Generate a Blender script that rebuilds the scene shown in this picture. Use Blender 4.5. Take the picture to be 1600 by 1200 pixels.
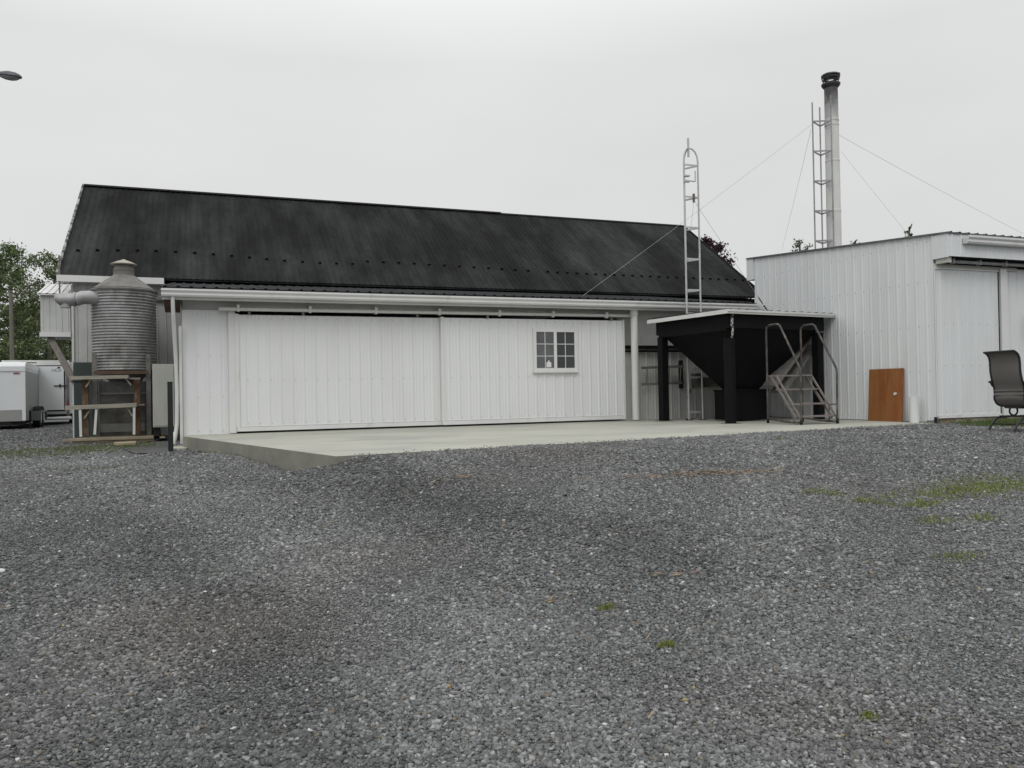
import bpy, bmesh, math, random
import numpy as np
from mathutils import Vector, Matrix

random.seed(7)
rng = np.random.default_rng(11)
sc = bpy.context.scene
COL = sc.collection
for o in list(bpy.data.objects):
    bpy.data.objects.remove(o, do_unlink=True)

# ------------------------------------------------------------------ camera
TH, PT, RO = math.radians(21.0), math.radians(0.55), 0.018
f0 = Vector((math.sin(TH), math.cos(TH), 0)); r0 = Vector((math.cos(TH), -math.sin(TH), 0)); u0 = Vector((0, 0, 1))
fw = f0 * math.cos(PT) + u0 * math.sin(PT); u1 = u0 * math.cos(PT) - f0 * math.sin(PT)
cr = r0 * math.cos(RO) - u1 * math.sin(RO); cu = r0 * math.sin(RO) + u1 * math.cos(RO)
cam_d = bpy.data.cameras.new('camera'); cam = bpy.data.objects.new('camera', cam_d); COL.objects.link(cam)
M = Matrix((cr, cu, -fw)).transposed().to_4x4(); M.translation = Vector((0, 0, 1.6)); cam.matrix_world = M
cam_d.sensor_width = 36; cam_d.lens = 36 * 1250 / 1600; cam_d.clip_end = 3000; cam_d.clip_start = 0.05
sc.camera = cam

# ------------------------------------------------------------------ sky, sun, exposure
w = bpy.data.worlds.new('World'); sc.world = w; w.use_nodes = True
nt = w.node_tree; N = nt.nodes; L = nt.links
bg = N['Background']
tc = N.new('ShaderNodeTexCoord'); sep = N.new('ShaderNodeSeparateXYZ'); L.new(tc.outputs['Generated'], sep.inputs[0])
ramp = N.new('ShaderNodeValToRGB'); L.new(sep.outputs['Z'], ramp.inputs[0])
cr_ = ramp.color_ramp
cr_.elements[0].position = 0.0; cr_.elements[0].color = (.455, .459, .46, 1)
cr_.elements[1].position = 1.0; cr_.elements[1].color = (1.0, 1.0, 1.01, 1)
for p, v in ((.10, .470), (.38, .500), (.60, .78)):
    e = cr_.elements.new(p); e.color = (v, v * 1.006, v * 1.008, 1)
nz = N.new('ShaderNodeTexNoise'); nz.inputs['Scale'].default_value = 2.2; nz.inputs['Detail'].default_value = 3
mp = N.new('ShaderNodeMapping'); mp.inputs['Scale'].default_value = (1, 1, 2.5)
L.new(tc.outputs['Generated'], mp.inputs[0]); L.new(mp.outputs[0], nz.inputs['Vector'])
mr = N.new('ShaderNodeMapRange'); mr.inputs[3].default_value = .955; mr.inputs[4].default_value = 1.04
mr.inputs[1].default_value = .3; mr.inputs[2].default_value = .7
L.new(nz.outputs['Fac'], mr.inputs[0])
mul = N.new('ShaderNodeVectorMath'); mul.operation = 'SCALE'; L.new(ramp.outputs[0], mul.inputs[0]); L.new(mr.outputs[0], mul.inputs['Scale'])
L.new(mul.outputs[0], bg.inputs['Color']); bg.inputs['Strength'].default_value = 1.5

sd = bpy.data.lights.new('sun', 'SUN'); sd.energy = 0.75; sd.angle = math.radians(28); sd.color = (1, .985, .96)
sun = bpy.data.objects.new('sun', sd); COL.objects.link(sun)
dr = Vector((.45, .62, -.85)).normalized()
sun.rotation_euler = dr.to_track_quat('-Z', 'Y').to_euler()
sc.view_settings.view_transform = 'Standard'; sc.view_settings.look = 'None'
sc.view_settings.exposure = 0.0; sc.view_settings.gamma = 1.0

# ------------------------------------------------------------------ materials
def mat(name, col, rough=.6, metal=0., var=.12, vscale=(3, 3, 3), col2=None, c2scale=(1, 1, 1), c2lo=.5, c2hi=.65,
        bump=0., bscale=60., spec=.5, fine=0., fscale=150.):
    m = bpy.data.materials.new(name); m.use_nodes = True
    n = m.node_tree.nodes; l = m.node_tree.links; b = n['Principled BSDF']
    b.inputs['Roughness'].default_value = rough; b.inputs['Metallic'].default_value = metal
    b.inputs['Specular IOR Level'].default_value = spec
    t = n.new('ShaderNodeTexCoord')
    def noise(scale, detail=5, rgh=.6):
        mpn = n.new('ShaderNodeMapping'); mpn.inputs['Scale'].default_value = scale
        l.new(t.outputs['Object'], mpn.inputs[0])
        q = n.new('ShaderNodeTexNoise'); q.inputs['Scale'].default_value = 1; q.inputs['Detail'].default_value = detail
        q.inputs['Roughness'].default_value = rgh
        l.new(mpn.outputs[0], q.inputs['Vector']); return q.outputs['Fac']
    rgb = n.new('ShaderNodeRGB'); rgb.outputs[0].default_value = (*col, 1); cur = rgb.outputs[0]
    if col2:
        r = n.new('ShaderNodeMapRange'); r.inputs[1].default_value = c2lo; r.inputs[2].default_value = c2hi
        l.new(noise(c2scale), r.inputs[0])
        mx = n.new('ShaderNodeMix'); mx.data_type = 'RGBA'; l.new(r.outputs[0], mx.inputs['Factor'])
        l.new(cur, mx.inputs['A']); mx.inputs['B'].default_value = (*col2, 1); cur = mx.outputs['Result']
    def vary(cur, scale, amt):
        r = n.new('ShaderNodeMapRange'); r.inputs[1].default_value = .3; r.inputs[2].default_value = .7
        r.inputs[3].default_value = 1 - amt; r.inputs[4].default_value = 1 + amt * .6
        l.new(noise(scale), r.inputs[0])
        s = n.new('ShaderNodeVectorMath'); s.operation = 'SCALE'; l.new(cur, s.inputs[0]); l.new(r.outputs[0], s.inputs['Scale'])
        return s.outputs[0]
    if var: cur = vary(cur, vscale, var)
    if fine: cur = vary(cur, (fscale,) * 3, fine)
    l.new(cur, b.inputs['Base Color'])
    if bump:
        bp = n.new('ShaderNodeBump'); bp.inputs['Strength'].default_value = bump; bp.inputs['Distance'].default_value = .01
        l.new(noise((bscale,) * 3), bp.inputs['Height']); l.new(bp.outputs[0], b.inputs['Normal'])
    return m

def attr_mat(name, rough=.8, translucent=0., spec=.3, bump=0.):
    m = bpy.data.materials.new(name); m.use_nodes = True
    n = m.node_tree.nodes; l = m.node_tree.links; b = n['Principled BSDF']
    b.inputs['Roughness'].default_value = rough; b.inputs['Specular IOR Level'].default_value = spec
    a = n.new('ShaderNodeAttribute'); a.attribute_name = 'tint'; l.new(a.outputs['Color'], b.inputs['Base Color'])
    if bump:
        t = n.new('ShaderNodeTexCoord'); q = n.new('ShaderNodeTexNoise'); q.inputs['Scale'].default_value = 160
        l.new(t.outputs['Object'], q.inputs['Vector'])
        bp = n.new('ShaderNodeBump'); bp.inputs['Strength'].default_value = bump; bp.inputs['Distance'].default_value = .004
        l.new(q.outputs['Fac'], bp.inputs['Height']); l.new(bp.outputs[0], b.inputs['Normal'])
    if translucent:
        tr = n.new('ShaderNodeBsdfTranslucent'); l.new(a.outputs['Color'], tr.inputs['Color'])
        ms = n.new('ShaderNodeMixShader'); ms.inputs[0].default_value = translucent
        l.new(b.outputs[0], ms.inputs[1]); l.new(tr.outputs[0], ms.inputs[2])
        l.new(ms.outputs[0], n['Material Output'].inputs['Surface'])
    return m

WHITE = mat('white_siding', (.69, .70, .705), .45, var=.03, vscale=(5, 5, .35), col2=(.65, .655, .65), c2scale=(1.0, 1.0, .25), c2lo=.5, c2hi=.75)
WHITE2 = mat('white_siding_weathered', (.67, .69, .695), .45, var=.04, vscale=(6, 6, .3), col2=(.61, .625, .62), c2scale=(1.1, 1.1, .3), c2lo=.48, c2hi=.75)
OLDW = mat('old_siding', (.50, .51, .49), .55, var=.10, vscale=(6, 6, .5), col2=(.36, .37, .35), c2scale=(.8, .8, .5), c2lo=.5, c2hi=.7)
TRIM = mat('white_trim', (.66, .665, .655), .4, var=.06, vscale=(2, 2, 2), col2=(.55, .55, .52), c2scale=(3, 3, 1), c2lo=.58, c2hi=.72)
TRIMG = mat('grey_white_trim', (.60, .61, .59), .45, var=.08, vscale=(2, 2, 2))
CREAM = mat('cream_band', (.50, .50, .45), .5, var=.1, vscale=(1, 1, 3))
SCREW = mat('screw_head', (.40, .39, .37), .5, .3, var=.1)
ROOF = mat('barn_roof_paint', (.0160, .0168, .0164), .95, var=.26, vscale=(5, .5, .5), col2=(.045, .049, .047), c2scale=(.75, .26, .26), c2lo=.42, c2hi=.72, spec=.08, bump=.25, bscale=9, fine=.18, fscale=5)
ROOF2 = mat('lean_roof_metal', (.035, .036, .038), .85, 0, var=.25, vscale=(3, 1, 1), spec=.08)
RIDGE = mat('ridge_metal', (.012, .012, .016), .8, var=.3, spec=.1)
RAKE = mat('rake_flaking', (.06, .06, .06), .8, var=.3, vscale=(4, 4, 4), col2=(.33, .33, .31), c2scale=(3.5, 3.5, 3.5), c2lo=.46, c2hi=.56, spec=.2)
DARK = mat('dark_interior', (.012, .012, .012), .9, var=0, spec=.1)
BLACK = mat('black_paint', (.0048, .005, .006), .7, var=.25, vscale=(4, 4, 4), col2=(.012, .012, .012), c2scale=(6, 6, 2), c2lo=.6, c2hi=.72, spec=.14)
BLACKR = mat('black_rubber', (.02, .02, .02), .85, var=.2, spec=.2)
ROOF3 = mat('grey_roof_metal', (.16, .165, .17), .7, 0, var=.2, spec=.15)
GALV = mat('galvanised', (.32, .325, .32), .5, .35, var=.22, vscale=(5, 5, 5), col2=(.17, .165, .155), c2scale=(2, 2, 1), c2lo=.52, c2hi=.68, bump=.1, bscale=20)
GALVD = mat('galvanised_dull', (.175, .17, .16), .7, .2, var=.22, vscale=(8, 8, 8), col2=(.115, .10, .088), c2scale=(3, 3, 3), c2lo=.5, c2hi=.68, bump=.1, bscale=25)
TOWERM = mat('tower_galvanised', (.50, .51, .50), .5, .3, var=.2, vscale=(10, 10, 3), col2=(.32, .29, .24), c2scale=(12, 12, 3), c2lo=.56, c2hi=.7)
RUSTY = mat('rusty_tube', (.06, .055, .052), .7, .2, var=.3, vscale=(9, 9, 9), col2=(.15, .125, .11), c2scale=(9, 9, 4), c2lo=.48, c2hi=.62)
PINKT = mat('faded_red_step', (.20, .175, .165), .7, .1, var=.25, vscale=(9, 9, 9))
STAIN = mat('stained_steel', (.10, .10, .095), .7, .2, var=.5, vscale=(2.2, 2.2, 2.2), col2=(.20, .19, .17), c2scale=(3, 3, 3), c2lo=.5, c2hi=.72)
BAND = mat('grey_band', (.24, .25, .24), .6, .1, var=.15)
GREEN = mat('green_panel_paint', (.036, .052, .050), .6, var=.2, vscale=(2, 2, 1))
POSTG = mat('dark_green_steel', (.010, .013, .013), .8, var=.25, vscale=(8, 8, 3))
CABM = mat('pale_cabinet', (.42, .43, .39), .5, var=.1, vscale=(2, 2, 1), col2=(.33, .34, .30), c2scale=(2, 2, .5), c2lo=.5, c2hi=.7)
WOODG = mat('grey_wood', (.33, .31, .26), .85, var=.3, vscale=(2, 20, 20), bump=.3, bscale=30, spec=.2)
WOODO = mat('orange_timber', (.145, .085, .055), .85, var=.4, vscale=(12, 12, 4), col2=(.20, .17, .13), c2scale=(8, 8, 5), c2lo=.5, c2hi=.62, spec=.2)
WOODB = mat('brace_wood', (.22, .20, .18), .85, var=.25, vscale=(10, 10, 10), spec=.2)
PALLET = mat('pallet_wood', (.30, .25, .18), .85, var=.35, vscale=(3, 14, 14), spec=.2)
VENEER = mat('orange_veneer', (.25, .098, .028), .5, var=.22, vscale=(9, 9, 1.2), col2=(.20, .06, .012), c2scale=(5, 5, .8), c2lo=.5, c2hi=.68)
SILLM = mat('sill_mud', (.23, .18, .115), .85, var=.35, vscale=(3, 3, 6), col2=(.34, .32, .27), c2scale=(1.5, 1.5, 4), c2lo=.5, c2hi=.62)
CONC = mat('apron_concrete', (.365, .365, .315), .75, var=.13, vscale=(.6, 1.0, 1), col2=(.30, .305, .27), c2scale=(.55, .8, 1), c2lo=.5, c2hi=.66, bump=.08, bscale=40, spec=.3, fine=.06, fscale=14)
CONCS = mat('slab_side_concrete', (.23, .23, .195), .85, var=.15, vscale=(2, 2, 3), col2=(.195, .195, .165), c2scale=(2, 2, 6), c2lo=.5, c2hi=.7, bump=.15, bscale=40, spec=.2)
ASPH = mat('asphalt', (.095, .096, .095), .9, var=.15, vscale=(2, 2, 2), bump=.3, bscale=120, spec=.2, fine=.2, fscale=60)
PALEC = mat('pale_concrete', (.42, .42, .34), .85, var=.15)
TANB = mat('tan_board', (.40, .34, .22), .8, var=.2, vscale=(3, 12, 3))
TRAILW = mat('trailer_white', (.70, .72, .73), .3, var=.04, vscale=(1, 1, 1))
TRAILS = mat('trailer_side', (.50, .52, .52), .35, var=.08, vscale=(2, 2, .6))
STONEG = mat('stone_guard', (.34, .34, .33), .4, .5, var=.1, bump=.3, bscale=60)
FEND = mat('fender_grey', (.17, .175, .18), .5, .3, var=.1)
REDL = mat('red_lens', (.28, .03, .025), .3, var=.1)
GLASS = mat('window_glass', (.035, .037, .04), .06, var=.3, vscale=(1.2, 1.2, 1.2), spec=.5)
GLASS2 = mat('window_glass_pale', (.11, .115, .12), .08, var=.5, vscale=(1.5, 1.5, 2.2), spec=.5)
PAPER = mat('paper', (.7, .7, .68), .7, var=.03)
INKG = mat('grey_lettering', (.28, .28, .28), .6, var=0)
SLING = mat('sling_fabric', (.15, .142, .132), .8, var=.15, vscale=(2, 2, 2), spec=.2, fine=.25, fscale=220)
CHFR = mat('chair_frame', (.018, .018, .02), .4, .2, var=.2)
PVC = mat('white_pvc', (.66, .67, .66), .35, var=.05)
POLE = mat('utility_wood', (.16, .15, .13), .9, var=.2, vscale=(6, 6, 1), spec=.2)
LAMPM = mat('lamp_housing', (.07, .072, .09), .5, .2, var=.15)
LAMPG = mat('lamp_lens', (.21, .215, .20), .25, var=.1, vscale=(6, 6, 6))
BARK = mat('bark', (.13, .12, .10), .9, var=.3, vscale=(6, 6, 3), spec=.2)
WIRE = mat('wire_steel', (.36, .36, .36), .7, 0, var=0)
CAPT = mat('tan_cap', (.34, .32, .26), .7, .1, var=.15)
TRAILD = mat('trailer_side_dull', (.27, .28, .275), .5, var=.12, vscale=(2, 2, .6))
BRAID = mat('brown_rafter', (.10, .07, .05), .85, var=.3, spec=.2)
WEBW = mat('peeling_tape', (.5, .49, .46), .7, var=.3, vscale=(20, 20, 20), col2=(.03, .03, .03), c2scale=(22, 22, 22), c2lo=.5, c2hi=.54)

def stack_mat():
    m = mat('stack_steel', (.62, .62, .60), .5, .1, var=.18, vscale=(3, 3, .8))
    n = m.node_tree.nodes; l = m.node_tree.links; b = n['Principled BSDF']
    src = b.inputs['Base Color'].links[0].from_socket
    t = n.new('ShaderNodeTexCoord'); s = n.new('ShaderNodeSeparateXYZ'); l.new(t.outputs['Object'], s.inputs[0])
    q = n.new('ShaderNodeTexNoise'); q.inputs['Scale'].default_value = 3; l.new(t.outputs['Object'], q.inputs['Vector'])
    ad = n.new('ShaderNodeMath'); ad.operation = 'MULTIPLY_ADD'; ad.inputs[1].default_value = .9; l.new(q.outputs['Fac'], ad.inputs[0]); l.new(s.outputs['Z'], ad.inputs[2])
    r = n.new('ShaderNodeMapRange'); r.inputs[1].default_value = 8.65; r.inputs[2].default_value = 9.55; l.new(ad.outputs[0], r.inputs[0])
    mx = n.new('ShaderNodeMix'); mx.data_type = 'RGBA'; l.new(r.outputs[0], mx.inputs['Factor']); l.new(src, mx.inputs['A'])
    mx.inputs['B'].default_value = (.06, .058, .055, 1)       # soot at the mouth of the stack
    l.new(mx.outputs['Result'], b.inputs['Base Color'])
    return m
STACK = stack_mat()
SOOT = mat('sooty_steel', (.07, .07, .075), .5, .4, var=.3, vscale=(6, 6, 6))

def ground_mat():
    m = bpy.data.materials.new('gravel_ground'); m.use_nodes = True
    n = m.node_tree.nodes; l = m.node_tree.links; b = n['Principled BSDF']
    b.inputs['Roughness'].default_value = .92; b.inputs['Specular IOR Level'].default_value = .2
    t = n.new('ShaderNodeTexCoord')
    v = n.new('ShaderNodeTexVoronoi'); v.inputs['Scale'].default_value = 38; l.new(t.outputs['Object'], v.inputs['Vector'])
    s = n.new('ShaderNodeSeparateColor'); l.new(v.outputs['Color'], s.inputs[0])
    r = n.new('ShaderNodeValToRGB'); e = r.color_ramp.elements
    e[0].position = 0; e[0].color = (.06, .062, .063, 1); e[1].position = 1; e[1].color = (.30, .30, .29, 1)
    for p, c in ((.35, (.095, .098, .099)), (.75, (.14, .143, .144)), (.95, (.18, .18, .18))):
        x = e.new(p); x.color = (*c, 1)
    l.new(s.outputs[0], r.inputs[0])
    q = n.new('ShaderNodeTexNoise'); q.inputs['Scale'].default_value = .55; q.inputs['Detail'].default_value = 6; l.new(t.outputs['Object'], q.inputs['Vector'])
    mr = n.new('ShaderNodeMapRange'); mr.inputs[1].default_value = .3; mr.inputs[2].default_value = .7; mr.inputs[3].default_value = .78; mr.inputs[4].default_value = 1.18
    l.new(q.outputs['Fac'], mr.inputs[0])
    sc_ = n.new('ShaderNodeVectorMath'); sc_.operation = 'SCALE'; l.new(r.outputs[0], sc_.inputs[0]); l.new(mr.outputs[0], sc_.inputs['Scale'])
    l.new(sc_.outputs[0], b.inputs['Base Color'])
    bp = n.new('ShaderNodeBump'); bp.inputs['Strength'].default_value = .8; bp.inputs['Distance'].default_value = .012; bp.invert = True
    l.new(v.outputs['Distance'], bp.inputs['Height']); l.new(bp.outputs[0], b.inputs['Normal'])
    return m
GROUND = ground_mat()
STONE = attr_mat('gravel_stone', .85, spec=.3, bump=.4)
BLADE = attr_mat('grass_blade', .7, .3)
LEAF = attr_mat('leaf', .6, .3)
STRAWM = attr_mat('straw_stalk', .8, .1)

# ------------------------------------------------------------------ mesh helpers
class MB:
    def __init__(s): s.v = []; s.f = []; s.m = []
    def add(s, vs, fs, mi=0):
        k = len(s.v); s.v += [Vector(p) for p in vs]; s.f += [tuple(i + k for i in f) for f in fs]; s.m += [mi] * len(fs); return s
    def hexa(s, p, mi=0):      # 8 corners, bottom four then top four
        return s.add(p, [(0, 3, 2, 1), (4, 5, 6, 7), (0, 1, 5, 4), (1, 2, 6, 5), (2, 3, 7, 6), (3, 0, 4, 7)], mi)
    def box(s, x0, x1, y0, y1, z0, z1, mi=0):
        return s.hexa([(x0, y0, z0), (x1, y0, z0), (x1, y1, z0), (x0, y1, z0), (x0, y0, z1), (x1, y0, z1), (x1, y1, z1), (x0, y1, z1)], mi)
    def bar(s, a, b, w, h, up=(0, 0, 1), mi=0):
        a = Vector(a); b = Vector(b); d = (b - a).normalized(); up = Vector(up)
        if abs(d.dot(up)) > .98: up = Vector((0, 1, 0))
        x = d.cross(up).normalized() * w / 2; y = x.normalized().cross(d).normalized() * h / 2
        return s.hexa([a - x - y, a + x - y, b + x - y, b - x - y, a - x + y, a + x + y, b + x + y, b - x + y], mi)
    def prism(s, poly, z0, z1, mi=0, side=None):
        n = len(poly); side = mi if side is None else side
        s.add([(x, y, z1) for x, y in poly], [tuple(range(n))], mi)
        s.add([(x, y, z0) for x, y in poly], [tuple(range(n))[::-1]], side)
        for i in range(n):
            a = poly[i]; b = poly[(i + 1) % n]
            s.add([(*a, z0), (*b, z0), (*b, z1), (*a, z1)], [(0, 1, 2, 3)], side)
        return s
    def tube(s, pts, r, n=8, mi=0, cap=True):
        pts = [Vector(p) for p in pts]; R = r if isinstance(r, (list, tuple)) else [r] * len(pts)
        rings = []; pn = None
        for i, p in enumerate(pts):
            d = (pts[min(i + 1, len(pts) - 1)] - pts[max(i - 1, 0)]).normalized()
            if pn is None:
                pn = d.orthogonal().normalized()
                if abs(d.z) < .9: pn = d.cross(Vector((0, 0, 1))).normalized()
            pn = (pn - d * pn.dot(d)).normalized(); q = d.cross(pn)
            rings.append([p + (pn * math.cos(2 * math.pi * k / n) + q * math.sin(2 * math.pi * k / n)) * R[i] for k in range(n)])
        vs = [v for r_ in rings for v in r_]; fs = []
        for i in range(len(pts) - 1):
            for k in range(n):
                a = i * n + k; b = i * n + (k + 1) % n; fs.append((a, b, b + n, a + n))
        if cap: fs.append(tuple(range(n))[::-1]); fs.append(tuple(range((len(pts) - 1) * n, len(pts) * n)))
        return s.add(vs, fs, mi)
    def lathe(s, c, prof, n=32, mi=0, close=True):
        c = Vector(c); vs = []; fs = []
        for r, z in prof:
            vs += [c + Vector((r * math.cos(2 * math.pi * k / n), r * math.sin(2 * math.pi * k / n), z)) for k in range(n)]
        for i in range(len(prof) - 1):
            for k in range(n):
                a = i * n + k; b = i * n + (k + 1) % n; fs.append((a, b, b + n, a + n))
        if close: fs.append(tuple(range(n))[::-1]); fs.append(tuple(range((len(prof) - 1) * n, len(prof) * n)))
        return s.add(vs, fs, mi)
    def ribbed(s, O, u, n, v0, v1, length, pitch=.229, h=.018, minor=.0035, rw=.022, start=0., mi=0):
        """folded sheet: O start corner, u along the sheet across ribs, n outward, v0/v1 rib vectors at start and end"""
        O = Vector(O); u = Vector(u).normalized(); n = Vector(n).normalized(); v0 = Vector(v0); v1 = Vector(v1)
        prof = [(0, 0)]; k = 0; x = start
        while x < length:
            for dx, hh in ((-rw * 1.6, 0), (-rw * .7, h), (rw * .7, h), (rw * 1.6, 0)):
                prof.append((x + dx, hh))
            if minor:
                for q in (1 / 3, 2 / 3):
                    c = x + pitch * q
                    prof += [(c - .014, 0), (c - .007, minor), (c + .007, minor), (c + .014, 0)]
            x += pitch
        prof = [p for p in prof if 0 <= p[0] <= length]; prof.append((length, 0))
        vs = []; fs = []
        for a, d in prof:
            t = a / length; b = O + u * a + n * d
            vs += [b, b + v0 * (1 - t) + v1 * t]
        for i in range(len(prof) - 1):
            fs.append((2 * i, 2 * i + 2, 2 * i + 3, 2 * i + 1))
        return s.add(vs, fs, mi)
    def screws(s, O, u, n, length, pitch, zs, start, mi=1, r=.009, off=.02):
        O = Vector(O); u = Vector(u).normalized(); n = Vector(n).normalized(); x = start
        while x < length - .01:
            for z in zs:
                c = O + u * (x + .05) + Vector((0, 0, z)) + n * .0
                q = [c + (u * math.cos(a) + Vector((0, 0, 1)) * math.sin(a)) * r for a in [k * math.pi / 3 for k in range(6)]]
                s.add([p for p in q] + [p + n * .008 for p in q], [(6, 7, 8, 9, 10, 11)] + [(k, (k + 1) % 6, 6 + (k + 1) % 6, 6 + k) for k in range(6)], mi)
            x += pitch
        return s
    def build(s, name, mats, parent=None, smooth=False, loc=None):
        me = bpy.data.meshes.new(name); o = bpy.data.objects.new(name, me)
        off = parent.matrix_world.translation if parent else (Vector(loc) if loc else Vector((0, 0, 0)))
        if parent and parent.get('_off'): off = Vector(parent['_off'])
        me.from_pydata([v - off for v in s.v], [], s.f)
        for m in (mats if isinstance(mats, (list, tuple)) else [mats]): me.materials.append(m)
        me.polygons.foreach_set('material_index', s.m)
        if smooth: me.polygons.foreach_set('use_smooth', [True] * len(s.f))
        bm = bmesh.new(); bm.from_mesh(me); bmesh.ops.recalc_face_normals(bm, faces=bm.faces); bm.to_mesh(me); bm.free()
        if smooth:
            me.set_sharp_from_angle(angle=math.radians(40))
        COL.objects.link(o); o.parent = parent
        if not parent and loc: o.location = loc
        OFF[o.name] = off
        return o
OFF = {}
_build = MB.build
def build(s, name, mats, parent=None, smooth=False, loc=None):
    # children keep world-space input coordinates: subtract the absolute offset of the thing they belong to
    me = bpy.data.meshes.new(name); o = bpy.data.objects.new(name, me)
    off = OFF[parent.name] if parent else (Vector(loc) if loc else Vector((0, 0, 0)))
    me.from_pydata([v - off for v in s.v], [], s.f)
    for m in (mats if isinstance(mats, (list, tuple)) else [mats]): me.materials.append(m)
    me.polygons.foreach_set('material_index', s.m)
    bm = bmesh.new(); bm.from_mesh(me); bmesh.ops.recalc_face_normals(bm, faces=bm.faces); bm.to_mesh(me); bm.free()
    if smooth:
        me.polygons.foreach_set('use_smooth', [True] * len(me.polygons)); me.set_sharp_from_angle(angle=math.radians(40))
    COL.objects.link(o); o.parent = parent
    if not parent and loc: o.location = loc
    OFF[o.name] = off
    return o
MB.build = build

def tag(o, label=None, cat=None, group=None, kind=None):
    if label: o['label'] = label
    if cat: o['category'] = cat
    if group: o['group'] = group
    if kind: o['kind'] = kind
    return o
def thing(name, loc, label, cat, group=None):
    o = bpy.data.objects.new(name, None); o.empty_display_size = .2; COL.objects.link(o); o.location = loc
    OFF[o.name] = Vector(loc); return tag(o, label, cat, group)
def np_mesh(name, V, F, mat_, tint=None, parent=None, loc=None):
    """V (n,3) F (m,k) ; tint (n,3) per-vertex colours"""
    off = OFF[parent.name] if parent else (Vector(loc) if loc else Vector((0, 0, 0)))
    V = V - np.array(off)
    me = bpy.data.meshes.new(name); k = F.shape[1]
    me.vertices.add(len(V)); me.vertices.foreach_set('co', V.astype(np.float32).ravel())
    me.loops.add(F.size); me.loops.foreach_set('vertex_index', F.astype(np.int32).ravel())
    me.polygons.add(len(F)); me.polygons.foreach_set('loop_start', np.arange(0, F.size, k, dtype=np.int32))
    me.update(calc_edges=True)
    if tint is not None:
        a = me.attributes.new('tint', 'FLOAT_COLOR', 'POINT')
        a.data.foreach_set('color', np.concatenate([tint, np.ones((len(tint), 1))], 1).astype(np.float32).ravel())
    me.materials.append(mat_); o = bpy.data.objects.new(name, me); COL.objects.link(o); o.parent = parent
    if loc and not parent: o.location = loc
    OFF[o.name] = off
    return o

# ------------------------------------------------------------------ terrain
def ss(t): t = np.clip(t, 0, 1); return t * t * (3 - 2 * t)
def yedge(x): return 9.77 + .133 * (x - 1.46)
def wob(x, y, s=1.): return (np.sin(x * 1.7 * s + 1.3) * np.cos(y * 1.3 * s + .4) + .6 * np.sin(x * 3.1 * s - y * 2.3 * s) + .4 * np.cos(x * 5.3 * s + y * 4.1 * s)) / 2
def gz(x, y):
    x = np.asarray(x, float); y = np.asarray(y, float)
    left = .2 + .42 * ss((y - 2) / 12) + .13 * ss((y - 18) / 10) + np.interp(y, [7.5, 9.8, 13.2, 16.4], [0., .24, .075, 0.]) * np.exp(-((x - 1.46 + np.clip(y - 9.77, 0, 9) * .2743) / 1.1) ** 2)
    ye = yedge(np.clip(x, 1.46, 14))
    right = .2 + .65 * ss((y - 2) / (ye - 2.2 - 1.5 * ss((x - 7) / 5)))
    b = ss((x - 1.25) / (.6 + .2 * np.clip(10 - y, 0, 8)))
    z = left * (1 - b) + right * b
    under = (x > .2) & (x < 12.9)
    z = np.where(under, z - .28 * ss((y - ye - .02) / .35) * ss((x - .2 - np.clip((10.2 - y), 0, 1)) / 1.5) * ss((12.95 - x) / .25), z)
    near = np.clip((y - 1) / 3, 0, 1) * np.clip((30 - y) / 8, 0, 1)
    z = z + .014 * wob(x, y) * near + .006 * wob(x, y, 3.1) * near
    # shallow tyre ruts on the left drive
    z = z - .02 * np.exp(-((x + 1.9 - .12 * y) / .35) ** 2) * near - .02 * np.exp(-((x + .3 - .05 * y) / .35) ** 2) * near * ss((9.5 - y) / 3)
    return z
xs = np.unique(np.concatenate([np.linspace(-400, -60, 12), np.linspace(-60, -9, 30), np.arange(-9, 17, .1), np.linspace(17, 70, 30), np.linspace(70, 400, 12)]))
ys = np.unique(np.concatenate([np.linspace(-300, -10, 10), np.linspace(-10, .6, 16), np.arange(.6, 20, .1), np.linspace(20, 70, 50), np.linspace(70, 600, 14)]))
XX, YY = np.meshgrid(xs, ys); ZZ = gz(XX, YY)
V = np.stack([XX.ravel(), YY.ravel(), ZZ.ravel()], 1); nx = len(xs); ny = len(ys)
ii = (np.arange(ny - 1)[:, None] * nx + np.arange(nx - 1)[None, :]).ravel()
Fg = np.stack([ii, ii + 1, ii + nx + 1, ii + nx], 1)
g = np_mesh('ground', V, Fg, GROUND); tag(g, 'dark grey gravel yard sloping up to the concrete apron', None, kind='structure')
g.data.polygons.foreach_set('use_smooth', [True] * len(g.data.polygons))

SZ = .86
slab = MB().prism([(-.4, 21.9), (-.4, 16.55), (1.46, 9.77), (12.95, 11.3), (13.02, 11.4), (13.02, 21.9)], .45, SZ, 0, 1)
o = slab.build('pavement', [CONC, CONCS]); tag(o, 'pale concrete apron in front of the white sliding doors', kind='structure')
def drape(poly, n, dz):
    pass
# smooth asphalt wedge on the ground beside the bin
mb = MB(); A = (-1.55, 17.4); B = (-.55, 17.9); Cc = (-.5, 14.9); Dd = (-1.15, 15.3)
def lerp2(p, q, t): return (p[0] + (q[0] - p[0]) * t, p[1] + (q[1] - p[1]) * t)
G = 10; pts = [[lerp2(lerp2(A, B, i / G), lerp2(Dd, Cc, i / G), j / G) for i in range(G + 1)] for j in range(G + 1)]
vs = [(p[0], p[1], float(gz(p[0], p[1])) + .017) for r_ in pts for p in r_]
mb.add(vs, [(j * (G + 1) + i, j * (G + 1) + i + 1, (j + 1) * (G + 1) + i + 1, (j + 1) * (G + 1) + i) for j in range(G) for i in range(G)])
o = mb.build('path', ASPH); tag(o, 'smooth dark asphalt patch by the steel post', kind='structure')

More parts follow.
